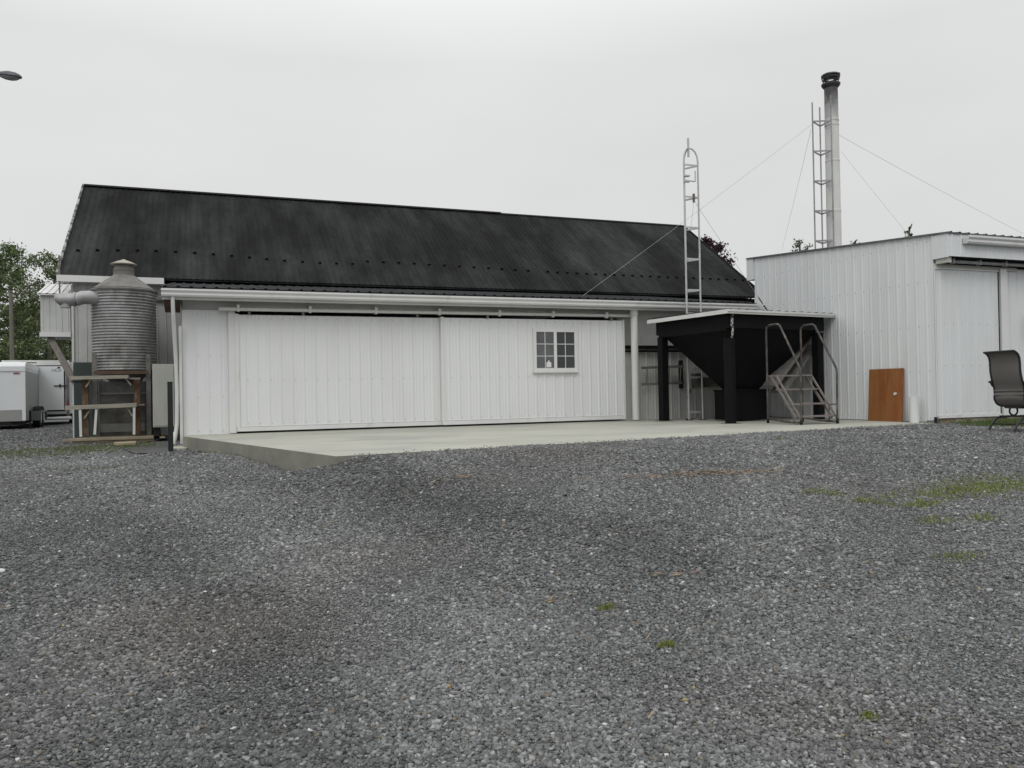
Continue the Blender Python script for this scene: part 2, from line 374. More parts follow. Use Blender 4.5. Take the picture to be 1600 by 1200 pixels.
# ------------------------------------------------------------------ gravel stones (real geometry)
def hull_shapes(k=14):
    out = []
    r = random.Random(3)
    for _ in range(k):
        bm = bmesh.new()
        for i in range(8):
            d = Vector(((i & 1) * 2 - 1, (i >> 1 & 1) * 2 - 1, (i >> 2 & 1) * 2 - 1)) * .72
            bm.verts.new((d.x * r.uniform(.5, 1.35), d.y * r.uniform(.4, 1.1), d.z * r.uniform(.2, .62)))
        res = bmesh.ops.convex_hull(bm, input=bm.verts)
        bmesh.ops.delete(bm, geom=[v for v in bm.verts if not v.link_faces], context='VERTS')
        bmesh.ops.triangulate(bm, faces=bm.faces); bm.verts.index_update()
        out.append((np.array([v.co[:] for v in bm.verts]), np.array([[v.index for v in f.verts] for f in bm.faces]))); bm.free()
    return out
SH = hull_shapes()
def in_slab(x, y):
    ye = yedge(x); xl = 1.46 - (y - 9.77) * (1.86 / 6.78)
    return (y > ye - .0) & (x > xl - .02) & (x < 13)
def scatter_zone(dmin, dmax, dens, smin, smax, power=2.2):
    # positions in a wide wedge in front of the viewpoint, wide enough for a side step
    n = int(dens * (dmax - dmin) * (1.5 * dmax + 5))
    d = rng.uniform(dmin, dmax, n); s = rng.uniform(-.75 * dmax - 2.5, .75 * dmax + 2.5, n)
    keep = np.abs(s) < .70 * d + 1.6
    d = d[keep]; s = s[keep]
    x = d * math.sin(TH) + s * math.cos(TH); y = d * math.cos(TH) - s * math.sin(TH)
    bad = in_slab(x, y) | ((x > 13.02) & (y > 11.3)) | ((y > 17) & (x > -.6)) | ((x > -2.9) & (x < -.8) & (y > 19.8) & (y < 22.2)) | ((x > -3) & (y > 22)) | ((x > 12.4) & (y > 9.9))
    bad |= (x > -1.6) & (x < -.45) & (y > 15.1) & (y < 17.8) & (rng.random(len(x)) < .985)
    x = x[~bad]; y = y[~bad]; m = len(x)
    u = rng.random(m) ** power; size = smin + (smax - smin) * u
    return x, y, size
zones = [scatter_zone(1.7, 5.0, 9500, .0042, .0150, 2.1), scatter_zone(5.0, 8.5, 4200, .0055, .0175, 2.1), scatter_zone(8.5, 13, 1700, .008, .021, 2.), scatter_zone(13, 24, 320, .013, .029, 2.)]
xq, yq, sz_ = [np.concatenate(a) for a in zip(*zones)]
# a few larger stones
fines = ss((wob(xq * .9 + 3, yq * .9) + .1) * 1.2)
sz_ *= 1.12 - .38 * fines
kx = rng.choice(len(xq), 1500, replace=False); sz_[kx] *= rng.uniform(1.2, 1.8, 1500)
n = len(xq); zq = gz(xq, yq) + .0045 * rng.random(n) + sz_ * rng.uniform(-.05, .22, n)
# stones kicked up onto the edge of the apron
ne = 420; ex = rng.uniform(1.7, 12.7, ne); ey = yedge(ex) + rng.exponential(.09, ne)
es = rng.uniform(.004, .012, ne); xq = np.concatenate([xq, ex]); yq = np.concatenate([yq, ey]); sz_ = np.concatenate([sz_, es]); zq = np.concatenate([zq, .86 + es * .35]); n = len(xq)
shp = rng.integers(0, len(SH), n)
base = (.128 * np.exp(rng.normal(0, .36, n))).clip(.04, .34)
base[kx] *= 1.25
lowf = 1 + .10 * wob(xq * .8, yq * .8) + .10 * wob(xq * 2.1 + 4, yq * 2.1)
lowf *= 1 + .20 * np.exp(-((xq - .25 - np.interp(yq, [3, 4.4, 6.3, 9, 12.7], [1.05, 1.04, .71, -.14, -1.86])) / .6) ** 2)
lowf *= 1 - .26 * np.exp(-((xq - np.interp(yq, [3, 4.25, 5.7, 7.1, 9], [.2, .28, .1, -.36, -.9])) / .42) ** 2) * ss((9.5 - yq) / 2)
lowf *= 1 - .18 * np.exp(-((xq + 1.5) / .8) ** 2) * ss((11 - yq) / 3)
lowf *= 1 - .27 * np.exp(-((xq - np.interp(yq, [5.4, 5.9, 6.5, 7.5, 9.1, 10], [3.1, 2.8, 2.24, 1.86, 1.61, 1.5])) / .38) ** 2) * ((yq > 4.5) & (yq < 10))
lowf *= 1 + .07 * ss((xq - 2.5) / 2)
base *= lowf
hue = rng.random(n)
brn = np.clip(wob(xq * .45 + 2, yq * .6 - 1) - .15, 0, 1) * .15 * (yq < 12)
base *= 1.0 - brn * .7
tint = np.stack([base * (.99 + brn * .35), base * 1.01, base * (1.015 - brn * .35)], 1)
w_ = hue > .9965; tint[w_] = rng.uniform(.32, .58, w_.sum())[:, None] * np.array([1, 1, .98])
w_ = (hue > .962) & (hue <= .9965); tint[w_] = rng.uniform(.18, .30, w_.sum())[:, None] * np.array([1, 1, .97])
w_ = (hue > .93) & (hue <= .955); tint[w_] = rng.uniform(.8, 1.2, w_.sum())[:, None] * np.array([.15, .13, .105])
w_ = hue < .00025; tint[w_] = np.array([.30, .24, .12])
Vs, Fs, Ts = [], [], []; kv = 0
for si, (sv, sf) in enumerate(SH):
    idx = np.where(shp == si)[0]; m = len(idx)
    if not m: continue
    yaw = rng.uniform(0, 2 * np.pi, m); tx = rng.normal(0, .35, m); ty = rng.normal(0, .35, m)
    P = np.repeat(sv[None], m, 0) * (sz_[idx] * 1.15)[:, None, None]
    c, s = np.cos(tx)[:, None], np.sin(tx)[:, None]; P[..., 1], P[..., 2] = P[..., 1] * c - P[..., 2] * s, P[..., 1] * s + P[..., 2] * c
    c, s = np.cos(ty)[:, None], np.sin(ty)[:, None]; P[..., 0], P[..., 2] = P[..., 0] * c + P[..., 2] * s, -P[..., 0] * s + P[..., 2] * c
    c, s = np.cos(yaw)[:, None], np.sin(yaw)[:, None]; P[..., 0], P[..., 1] = P[..., 0] * c - P[..., 1] * s, P[..., 0] * s + P[..., 1] * c
    P += np.stack([xq[idx], yq[idx], zq[idx]], 1)[:, None, :]
    Vs.append(P.reshape(-1, 3)); Fs.append((sf[None] + (np.arange(m) * len(sv))[:, None, None] + kv).reshape(-1, 3))
    Ts.append(np.repeat(tint[idx], len(sv), 0)); kv += m * len(sv)
gr = np_mesh('gravel', np.concatenate(Vs), np.concatenate(Fs), STONE, np.concatenate(Ts))
tag(gr, 'loose crushed grey stones covering the yard', 'gravel', kind='stuff')

# ------------------------------------------------------------------ grass and straw
def strands(name, centres, col, hmin, hmax, wid, lay, label, cat):
    V, F, T = [], [], []
    for (cx, cy, rx, ry, m) in centres:
        px = cx + rng.normal(0, rx, m); py = cy + rng.normal(0, ry, m)
        ok = ~(in_slab(px, py)) if not lay else np.ones(m, bool)
        px, py = px[ok], py[ok]; m = len(px)
        pz = gz(px, py) + (.010 if not lay else .026)
        L_ = rng.uniform(hmin, hmax, m); a = rng.uniform(0, 2 * np.pi, m)
        if lay: d = np.stack([np.cos(a * .35), np.sin(a * .35), rng.normal(0, .05, m)], 1) * L_[:, None]
        else: d = np.stack([np.cos(a) * .45, np.sin(a) * .45, np.ones(m)], 1) * L_[:, None]
        s = np.stack([-np.sin(a), np.cos(a), np.zeros(m)], 1) * wid
        if lay: s = np.stack([-np.sin(a * .35), np.cos(a * .35), np.full(m, .5)], 1) * wid
        p = np.stack([px, py, pz], 1)
        q = np.stack([p - s, p + s, p + d * .6 + s * .7, p + d, p + d * .6 - s * .7], 1)
        k = sum(len(v) for v in V); V.append(q.reshape(-1, 3)); F.append(np.arange(m * 5).reshape(-1, 5) + k)
        c = np.array(col)[None] * rng.uniform(.7, 1.35, (m, 1)) * (1 + rng.normal(0, .06, (m, 3))); T.append(np.repeat(c, 5, 0))
    o = np_mesh(name, np.concatenate(V), np.concatenate(F), BLADE if not lay else STRAWM, np.concatenate(T))
    return tag(o, label, cat, kind='stuff')
gc = [(13.6, 10.4, .45, .35, 2600), (14.8, 10.5, .5, .4, 2600), (16.3, 10.4, .6, .4, 1500), (12.9, 10.0, .3, .2, 500)]
strands('grass', gc, (.085, .12, .035), .02, .075, .004, False, 'short green grass strip along the shed wall behind the patio chair', 'grass')
gp = [(7.37, 6.01, .35, .16, 900), (7.97, 6.19, .35, .2, 900), (7.7, 6.0, .6, .1, 500), (6.85, 5.87, .3, .12, 500), (6.22, 5.61, .13, .06, 320), (5.62, 6.27, .12, .06, 170), (5.71, 6.11, .05, .04, 60), (5.78, 5.87, .08, .05, 110), (5.9, 5.75, .06, .04, 80), (6.0, 5.95, .25, .05, 110),
      (5.87, 5.17, .12, .06, 150), (6.35, 5.09, .1, .05, 120), (5.13, 4.3, .12, .05, 130), (2.22, 4.28, .028, .02, 90), (2.24, 3.65, .03, .02, 110), (2.55, 2.59, .025, .015, 40), (7.78, 9.51, .05, .05, 40),
      (.75, 12.1, .12, .12, 90), (.45, 13.2, .1, .25, 160), (.1, 14.4, .08, .3, 120), (1.25, 10.4, .1, .1, 40)]
strands('grass', gp, (.17, .20, .055), .008, .026, .005, False, 'sparse mossy green tufts growing through the gravel', 'grass')
gl = [(-2.9, 17.6, .9, .6, 2600), (-1.8, 18.2, .5, .5, 1700), (-2.2, 16.4, .5, .4, 700), (-3.8, 16.3, .6, .5, 500), (-1.2, 19., .25, .4, 400), (-1.5, 12.7, .3, .1, 90)]
strands('grass', gl, (.11, .135, .045), .01, .035, .006, False, 'patchy weeds in the gravel in front of the feed bin', 'grass')
st = [(2.25, 7.6, .13, .03, 40), (4.97, 7.27, .28, .06, 150), (5.5, 7.14, .28, .05, 110), (4.4, 7.23, .2, .06, 45), (4.0, 7.3, .3, .05, 18), (2.9, 4.56, .10, .02, 12), (2.65, 4.6, .1, .02, 5), (1.92, 4.53, .06, .015, 8), (4.49, 4.42, .15, .1, 8),
      (4.6, 5.8, 1.6, .8, 22), (3.0, 6.4, 1.2, .8, 18), (2.0, 3.6, .5, .5, 6)]
strands('straw', st, (.30, .22, .13), .04, .13, .003, True, 'scattered dry tan straw stalks lying on the gravel', 'straw')

# ------------------------------------------------------------------ barn
EAVE = (21.8, 4.6); RID = (26.6, 7.93); SL = (RID[1] - EAVE[1]) / (RID[0] - EAVE[0]); BX0, BX1 = -3.0, 17.2
barn = thing('barn', (7, 22.1, .6), 'long old barn with a steep dark stained metal roof behind the white lean-to', 'barn')
mb = MB(); mb.ribbed((BX0, 22.1, .55), (1, 0, 0), (0, -1, 0), (0, 0, 3.95), (0, 0, 3.95), BX1 - BX0, .2, .014, 0, .012, .1)
mb.box(BX0, BX1, 22.11, 22.25, .55, 4.5)
# gable ends and back wall
for x, n_ in ((BX0, -1), (BX1, 1)):
    xa, xb = (x - .0, x + .12) if n_ < 0 else (x - .12, x)
    prof = [(22.26, .55), (30.9, .55), (30.9, 4.5), (26.6, 7.75), (22.26, 4.55)]
    mb.add([(xa, a, b) for a, b in prof] + [(xb, a, b) for a, b in prof], [(0, 1, 2, 3, 4), (9, 8, 7, 6, 5)] + [(i, (i + 1) % 5, 5 + (i + 1) % 5, 5 + i) for i in range(5)])
mb.box(BX0 + .12, BX1 - .12, 30.78, 30.9, .55, 4.5)
mb.build('wall', OLDW, barn)
MB().box(BX0 - .02, BX0 + .03, 22.05, 22.09, .6, 4.4).build('corner_trim', TRIMG, barn)
MB().box(BX0 - .05, -.4, 22.0, 22.07, 4.05, 4.085).build('flashing', GALVD, barn)
mb = MB(); nrm = Vector((0, -SL, 1)).normalized()
v = Vector((0, RID[0] - EAVE[0], RID[1] - EAVE[1]))
mb.ribbed((-3.25, EAVE[0], EAVE[1]), (1, 0, 0), nrm, v, v, 20.7, .1525, .013, 0, .014, .05)
mb.ribbed((-3.25, 31.4, EAVE[1]), (1, 0, 0), (0, SL, 1), (0, -4.8, 3.33), (0, -4.8, 3.33), 20.7, .3, .018, 0, .02, .05)
d_ = nrm * -.09
for (ya, za, yb, zb) in ((EAVE[0], EAVE[1], RID[0], RID[1]), (RID[0], RID[1], 31.4, EAVE[1])):
    mb.hexa([(-3.24, ya + .02, za - .05), (17.44, ya + .02, za - .05), (17.44, yb, zb - .05), (-3.24, yb, zb - .05), (-3.24, ya + .02, za - .012), (17.44, ya + .02, za - .012), (17.44, yb, zb - .012), (-3.24, yb, zb - .012)])
rf = mb.build('roof', ROOF, barn)
mb = MB()
for xa, xb, dz in ((-3.27, 9.9, .03), (9.9, 17.47, 0)):
    for sg in (-1, 1):
        mb.hexa([(xa, 26.6 + sg * .10, 7.885 + dz), (xb, 26.6 + sg * .10, 7.885 + dz), (xb, 26.6, 7.945 + dz), (xa, 26.6, 7.945 + dz), (xa, 26.6 + sg * .10, 7.90 + dz), (xb, 26.6 + sg * .10, 7.90 + dz), (xb, 26.6, 7.965 + dz), (xa, 26.6, 7.965 + dz)])
mb.build('ridge_cap', RIDGE, rf)
MB().bar((-3.285, 21.83, 4.62), (-3.285, 26.6, 7.93), .05, .12).build('rake_trim', RAKE, barn)
MB().bar((17.48, 21.83, 4.6), (17.48, 26.6, 7.9), .05, .12).build('rake_trim', RIDGE, barn)
MB().box(-.9, 17.2, 22.02, 22.09, 4.40, 4.555).build('eave_shade_strip', RIDGE, barn)  # dark strip painting in the shade on the wall below the main eave
MB().box(-3.28, -.92, 21.72, 21.78, 4.44, 4.595).build('fascia', TRIM, barn)
mb = MB(); mb.box(-3.24, -.9, 21.78, 22.08, 4.44, 4.46); mb.build('soffit', TRIMG, barn)
gx = [-2.97, -2.53, -2.06, -1.6, -1.15, -.68, -.21, .26, .73, 1.18, 1.63, 2.1, 2.58]
gx += list(np.linspace(3.05, 8.08, 12)) + [8.5, 8.93, 9.35]
gx += list(np.linspace(10.0, 17.3, 23))
for i, x in enumerate(gx):
    yy = (22.93 + .14 * math.sin(i * .35)) if i < 16 else 22.98 - .2 * ss((i - 16) / 16)
    zz = EAVE[1] + (float(yy) - EAVE[0]) * SL
    b = MB(); c = Vector((x, float(yy), zz)) + nrm * .014
    t = Vector((0, 1, SL)).normalized()
    b.hexa([c - Vector((.04, 0, 0)) - t * .04, c + Vector((.04, 0, 0)) - t * .04, c + Vector((.04, 0, 0)) + t * .04, c - Vector((.04, 0, 0)) + t * .04,
            c - Vector((.035, 0, 0)) - t * .035 + nrm * .05, c + Vector((.035, 0, 0)) - t * .035 + nrm * .05, c + Vector((.03, 0, 0)) + nrm * .04, c - Vector((.03, 0, 0)) + nrm * .04])
    b.build('snow_guard', BLACK, rf)
# bump-out on the gable end
mb = MB(); mb.ribbed((-3.68, 22.06, 3.14), (1, 0, 0), (0, -1, 0), (0, 0, 1.02), (0, 0, 1.02), .64, .135, .01, 0, .008, .05)
mb.box(-3.68, -3.04, 22.07, 23.3, 3.14, 4.16); bo = mb.build('bump_out', OLDW, barn)
MB().box(-3.70, -3.035, 22.02, 22.045, 3.13, 3.24).build('trim', TRIM, bo)
mb = MB(); mb.ribbed((-3.74, 21.98, 4.17), (1, 0, 0), (0, -.4, 1), (.07, 1.0, .36), (0, 1.0, .36), .72, .15, .016, 0, .016, .06)
mb.hexa([(-3.74, 21.99, 4.13), (-3.02, 21.99, 4.13), (-3.02, 23, 4.49), (-3.67, 23, 4.49), (-3.74, 21.99, 4.16), (-3.02, 21.99, 4.16), (-3.02, 23, 4.52), (-3.67, 23, 4.52)])
mb.build('roof', TRIM, bo)
MB().bar((-3.5, 22.2, 3.13), (-2.98, 22.0, 2.05), .14, .14, (0, 1, 0)).build('brace', WOODB, barn)
MB().tube([(-3.22, 21.75, 4.0), (-3.22, 21.75, 5.0)], .018).build('conduit', GALVD, barn)
MB().box(-2.97, -2.30, 21.92, 21.99, .55, 2.05).box(-2.97, -2.52, 21.88, 21.96, 2.05, 2.5).build('lower_panel', GREEN, barn)
# ------------------------------------------------------------------ lean-to
ls = thing('lean_to_shed', (6.4, 17, .86), 'low white lean-to with wide sliding doors along the front of the dark barn', 'shed')
DY = 17.0
mb = MB(); mb.ribbed((-.4, DY, .84), (1, 0, 0), (0, -1, 0), (0, 0, 2.49), (0, 0, 2.49), .86, .229, .011, .002, .02, .23)
mb.box(-.4, .57, DY + .004, DY + .14, .84, 3.33)
mb.screws((-.4, DY, 0), (1, 0, 0), (0, -1, 0), .86, .229, (.93, 1.6, 2.42, 3.25), .23)
mb.build('wall', [WHITE, SCREW], ls)
mb = MB(); mb.box(-.4, 13.0, DY + .1, DY + .2, 3.34, 3.72); mb.build('header_wall', TRIMG, ls)
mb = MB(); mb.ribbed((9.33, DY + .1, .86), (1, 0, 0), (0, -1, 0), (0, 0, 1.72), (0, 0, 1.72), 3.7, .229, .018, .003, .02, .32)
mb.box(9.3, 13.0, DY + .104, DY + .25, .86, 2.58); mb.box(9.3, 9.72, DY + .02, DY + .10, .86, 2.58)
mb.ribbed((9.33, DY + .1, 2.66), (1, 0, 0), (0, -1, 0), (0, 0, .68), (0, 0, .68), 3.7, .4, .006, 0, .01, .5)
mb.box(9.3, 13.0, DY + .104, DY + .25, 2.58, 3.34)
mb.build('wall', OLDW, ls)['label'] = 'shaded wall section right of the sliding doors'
mb = MB(); mb.box(9.3, 13.0, DY - .12, DY + .09, 2.6, 2.66); mb.box(9.3, 13.0, DY - .02, DY + .06, 2.51, 2.545); mb.build('ledge', BLACK, ls)
mb = MB(); mb.ribbed((-.4, 22.0, .6), (0, -1, 0), (-1, 0, 0), (0, 0, 3.75), (0, 0, 3.1), 5.0, .229, .018, .003, .02, .1)
mb.hexa([(-.39, 17.15, .6), (-.3, 17.15, .6), (-.3, 22.0, .6), (-.39, 22.0, .6), (-.39, 17.15, 3.7), (-.3, 17.15, 3.7), (-.3, 22.0, 4.44), (-.39, 22.0, 4.44)])
mb.build('wall', OLDW, ls)['label'] = 'narrow end wall of the lean-to'
MB().box(.45, .585, DY - .07, DY - .02, .875, 3.34).build('door_post', TRIM, ls)
# roof
KR = (4.50 - 3.70) / (22.0 - 16.5); nr = Vector((0, -KR, 1)).normalized()
mb = MB(); v = Vector((0, 5.5, .80)); mb.ribbed((-.78, 16.5, 3.712), (1, 0, 0), nr, v, v, 13.75, .229, .022, .004, .024, .1)
mb.hexa([(-.77, 16.51, 3.675), (12.96, 16.51, 3.675), (12.96, 22.0, 4.47), (-.77, 22.0, 4.47), (-.77, 16.51, 3.705), (12.96, 16.51, 3.705), (12.96, 22.0, 4.50), (-.77, 22.0, 4.50)])
mb.build('roof', ROOF2, ls)
# gutter: K-profile
gp_ = [(16.56, 3.53), (16.47, 3.53), (16.45, 3.56), (16.45, 3.60), (16.42, 3.64), (16.42, 3.675), (16.435, 3.675), (16.435, 3.645), (16.56, 3.645)]
def extr_x(prof, x0, x1, mat_, name, par, caps=True, mi=0):
    n = len(prof); m = MB(); m.add([(x0, a, b) for a, b in prof] + [(x1, a, b) for a, b in prof], [(i, (i + 1) % n, n + (i + 1) % n, n + i) for i in range(n)] + [tuple(range(n))[::-1], tuple(range(n, 2 * n))])
    return m.build(name, mat_, par)
gt = extr_x(gp_, -.75, 12.93, TRIM, 'gutter', ls)
MB().box(-.74, 12.9, 16.57, 16.62, 3.48, 3.695).build('fascia', TRIMG, ls)
MB().box(-.4, 12.9, 16.63, 17.08, 3.66, 3.69).build('soffit', WOODB, ls)
mb = MB(); mb.hexa([(-.72, 16.66, 3.5), (-.44, 16.66, 3.5), (-.44, 17.3, 3.3), (-.72, 17.3, 3.3), (-.72, 16.66, 3.66), (-.44, 16.66, 3.66), (-.44, 17.3, 3.7), (-.72, 17.3, 3.7)]); mb.build('rafter_end', BRAID, ls)
# downspouts
MB().tube([(-.55, 16.52, 3.6), (-.55, 16.52, 3.42), (-.545, 16.62, 3.15), (-.535, 16.8, 2.75), (-.52, 16.9, 2.3), (-.51, 16.92, 1.7), (-.52, 16.92, 1.1), (-.56, 16.88, .78)], .036, 10).tube([(-.55, 16.9, .92), (-.59, 16.84, .70)], .046, 10).build('downspout', TRIMG, ls, True)
MB().bar((-.44, 16.93, 3.0), (-.44, 16.95, .7), .05, .07).build('corner_trim', TRIMG, ls)
mb = MB(); mb.tube([(9.56, 16.72, .88), (9.56, 16.72, 3.4)], .085, 16).tube([(9.56, 16.72, 3.36), (9.56, 16.72, 3.47), (9.56, 16.66, 3.53), (9.56, 16.6, 3.55)], [.1, .1, .09, .08], 16); mb.build('downspout', TRIMG, ls, True)
# track with brackets
tr = MB().tube([(.27, 16.82, 3.345), (9.6, 16.82, 3.365)], .04, 10).build('door_track', TRIMG, ls, True)
for x in (.64, 2.04, 3.4, 4.79, 6.18, 7.49, 8.87):
    MB().box(x - .03, x + .03, 16.76, 17.09, 3.39, 3.43).box(x - .025, x + .025, 16.772, 16.868, 3.295, 3.395).build('bracket', TRIMG, tr)
for x in (1.9, 5.9, 4.3, 9.0, .85):
    MB().box(x - .025, x + .025, 16.80, 16.84, 3.24, 3.32).build('hanger', GALVD, tr)
def door(x0, x1, y, name, lab):
    m = MB(); z0, z1 = .99, 3.245; Ln = x1 - x0
    m.ribbed((x0, y, z0), (1, 0, 0), (0, -1, 0), (0, 0, z1 - z0), (0, 0, z1 - z0), Ln, .229, .011, .002, .02, .16)
    m.box(x0, x1, y + .004, y + .05, z0, z1)
    m.screws((x0, y, 0), (1, 0, 0), (0, -1, 0), Ln, .229, (1.05, 1.93, 3.17), .16, off=0)
    d = m.build(name, [WHITE, SCREW], ls); d['label'] = lab
    MB().box(x0 - .01, x1 + .01, y - .03, y + .055, .90, .985).build('bottom_rail', TRIM, d)
    MB().box(x0 - .02, x0 + .05, y - .026, y + .055, .986, 3.26).build('edge_trim', TRIM, d)
    MB().box(x1 - .03, x1 + .015, y - .026, y + .055, .986, 3.26).build('edge_trim', TRIMG, d)
    return d
door(.6, 4.84, 16.94, 'sliding_door', 'plain white ribbed sliding door on the left')
dr_ = door(4.84, 9.34, 16.85, 'sliding_door', 'white ribbed sliding door with a window')
# window
WX0, WX1, WZ0, WZ1 = 6.99, 8.10, 2.05, 3.03; WY = 16.80
mb = MB(); fwid = .075
mb.box(WX0, WX1, WY, WY + .045, WZ1 - fwid, WZ1); mb.box(WX0, WX1, WY, WY + .045, WZ0, WZ0 + fwid)
mb.box(WX0, WX0 + fwid, WY + .001, WY + .044, WZ0 + fwid, WZ1 - fwid); mb.box(WX1 - fwid, WX1, WY + .001, WY + .044, WZ0 + fwid, WZ1 - fwid)
mb.box(WX0 - .02, WX1 + .02, WY - .02, WY + .04, WZ0 - .03, WZ0 - .002)
mid = (WX0 + WX1) / 2 - .01
mb.box(mid - .035, mid + .035, WY - .004, WY + .04, WZ0 + fwid, WZ1 - fwid)
mb.build('window_frame', TRIM, dr_)
for k, (a, b, gm, yo) in enumerate(((WX0 + fwid, mid - .035, GLASS2, .012), (mid + .035, WX1 - fwid, GLASS, .026))):
    MB().box(a, b, WY + yo + .008, WY + yo + .012, WZ0 + fwid, WZ1 - fwid).build('pane', gm, dr_)
    m = MB(); q = (a + b) / 2; m.box(q - .008, q + .008, WY + yo, WY + yo + .006, WZ0 + fwid, WZ1 - fwid)
    for t in (1 / 3, 2 / 3):
        zz = WZ0 + fwid + (WZ1 - WZ0 - 2 * fwid) * t; m.box(a, q - .0081, WY + yo + .0005, WY + yo + .0055, zz - .008, zz + .008); m.box(q + .0081, b, WY + yo + .0005, WY + yo + .0055, zz - .008, zz + .008)
    m.build('muntin', TRIM, dr_)
MB().box(7.31, 7.43, WY + .014, WY + .018, 2.145, 2.26).box(7.35, 7.39, WY + .0145, WY + .0185, 2.26, 2.30).build('notice', PAPER, dr_)
# interior darkness is real: floor, walls and roof close the shed
MB().box(9.2, 9.28, DY + .16, 22, .86, 3.7).build('partition', OLDW, ls)

# ------------------------------------------------------------------ feed bin
BC = (-1.75, 20.85)
fb = thing('feed_bin', (BC[0], BC[1], .7), 'round corrugated galvanised bin with a conical lid beside the lean-to', 'silo')
prof = []
z = 2.27
while z < 4.12:
    for q in range(6):
        prof.append((.685 + .014 * math.cos(q / 6 * 2 * math.pi), z + q * .068 / 6))
    z += .068
m = MB().lathe((BC[0], BC[1], 0), prof, 56); m.build('shell', GALV, fb, True)
MB().lathe((BC[0], BC[1], 0), [(.715, 4.10), (.72, 4.13), (.60, 4.22), (.44, 4.345), (.27, 4.47), (.235, 4.5)], 40).build('cone_lid', GALVD, fb)
nk = MB().lathe((BC[0], BC[1], 0), [(.225, 4.48), (.225, 4.60), (.235, 4.605), (.235, 4.625), (.215, 4.63), (.20, 4.73)], 28).build('neck', GALVD, fb, True)
MB().lathe((BC[0], BC[1], 0), [(.24, 4.735), (.285, 4.75), (.29, 4.765), (.15, 4.83), (.012, 4.885)], 28).build('rain_cap', CAPT, fb)
MB().lathe((BC[0], BC[1], 0), [(.08, 1.75), (.45, 2.12), (.67, 2.268)], 32).build('hopper_bottom', GALVD, fb)
for (x, y) in ((-2.33, 20.3), (-1.22, 20.3), (-2.33, 21.4), (-1.22, 21.4)):
    m = MB(); m.box(x - .05, x + .05, y - .012, y + .0, .6, 2.62).box(x - .05, x - .038, y, y + .06, .6, 2.62).box(x + .038, x + .05, y, y + .06, .6, 2.62)
    m.build('leg', GALVD, fb)
MB().box(-2.33, -1.22, 20.16, 20.2, 2.16, 2.24).build('crossbar', BRAID, fb)
m = MB().tube([(-2.28, 20.5, 3.90), (-2.44, 20.42, 3.92), (-2.56, 20.38, 3.91), (-2.72, 20.36, 3.84)], [.15, .155, .15, .145], 18)
m.tube([(-2.70, 20.36, 3.86), (-2.80, 20.36, 3.85), (-2.97, 20.36, 3.85)], .145, 18)
m.tube([(-2.70, 20.36, 3.86), (-2.73, 20.36, 3.86)], .165, 18)
m.tube([(-2.96, 20.36, 3.85), (-3.02, 20.36, 3.845), (-3.07, 20.36, 3.83), (-3.10, 20.36, 3.81)], [.145, .14, .115, .06], 18)
m.tube([(-2.90, 20.36, 3.80), (-2.90, 20.36, 3.665)], .11, 16); m.build('duct', GALV, fb, True)

sb = thing('steel_bin', (-1.75, 20.9, .75), 'dark stained steel box standing under the corrugated bin', 'bin')
MB().box(-2.26, -1.3, 20.45, 21.5, .72, 2.0).build('body', STAIN, sb)
MB().box(-2.27, -1.29, 20.40, 20.45, 1.70, 1.745).build('rail', GALVD, sb)
MB().box(-2.24, -1.32, 20.42, 20.449, .84, 1.03).build('lower_band', BAND, sb)
MB().box(-2.22, -1.34, 20.5, 21.4, .60, .72).build('base', BLACKR, sb)

cb = thing('cabinet', (-.86, 19.7, .64), 'tall pale metal cabinet on dark feet left of the lean-to', 'cabinet')
MB().box(-1.09, -.64, 19.5, 20.1, .95, 2.36).build('body', CABM, cb)
MB().box(-1.075, -.655, 19.485, 19.499, .98, 2.33).build('door', CABM, cb)
for x in (-1.02, -.7): MB().box(x - .06, x + .06, 19.55, 20.0, .66, .95).build('foot', BLACKR, cb)

o = MB().box(-.62, -.535, 15.36, 15.43, .5, 1.87).box(-.625, -.53, 15.355, 15.435, 1.87, 1.885).build('steel_post', POSTG, loc=(-.575, 15.4, .6)); tag(o, 'dark green steel post standing in the gravel at the corner of the apron', 'post')

rk = thing('timber_rack', (-2.05, 19.95, .75), 'weathered timber rack with two grey planks in front of the bin', 'rack')
MB().hexa([(-2.76, 19.80, 2.035), (-1.60, 19.80, 2.055), (-1.60, 20.1, 2.055), (-2.76, 20.1, 2.035), (-2.76, 19.80, 2.11), (-1.60, 19.80, 2.13), (-1.60, 20.1, 2.13), (-2.76, 20.1, 2.11)]).build('plank', WOODG, rk)
MB().hexa([(-2.86, 19.80, 1.375), (-1.44, 19.80, 1.41), (-1.44, 20.1, 1.41), (-2.86, 20.1, 1.375), (-2.86, 19.80, 1.465), (-1.44, 19.80, 1.50), (-1.44, 20.1, 1.50), (-2.86, 20.1, 1.465)]).build('plank', WOODG, rk)
MB().box(-1.6, -1.36, 19.9, 20.06, 2.03, 2.07).build('plank', WOODB, rk)
MB().box(-1.44, -1.28, 19.92, 20.05, 1.44, 1.47).build('plank', WOODB, rk)
for x in (-2.5, -1.45):
    MB().box(x - .06, x + .06, 20.12, 20.24, .78, 2.06).build('post', WOODO, rk)
for a, b in (((-2.56, 19.84, .78), (-2.57, 19.84, 1.38)), ((-2.29, 19.85, .82), (-2.25, 19.85, 1.38)), ((-1.50, 19.84, .79), (-1.49, 19.84, 1.41))):
    MB().bar(a, b, .05, .05).build('leg', TRIMG, rk)
for a, b in (((-2.5, 19.9, 1.18), (-2.38, 19.9, 1.37)), ((-1.53, 19.9, 1.2), (-1.64, 19.9, 1.4)), ((-2.46, 19.9, 1.87), (-2.36, 19.9, 2.04)), ((-1.55, 19.9, 1.9), (-1.66, 19.9, 2.05))):
    MB().bar(a, b, .03, .03).build('brace', WOODG, rk)
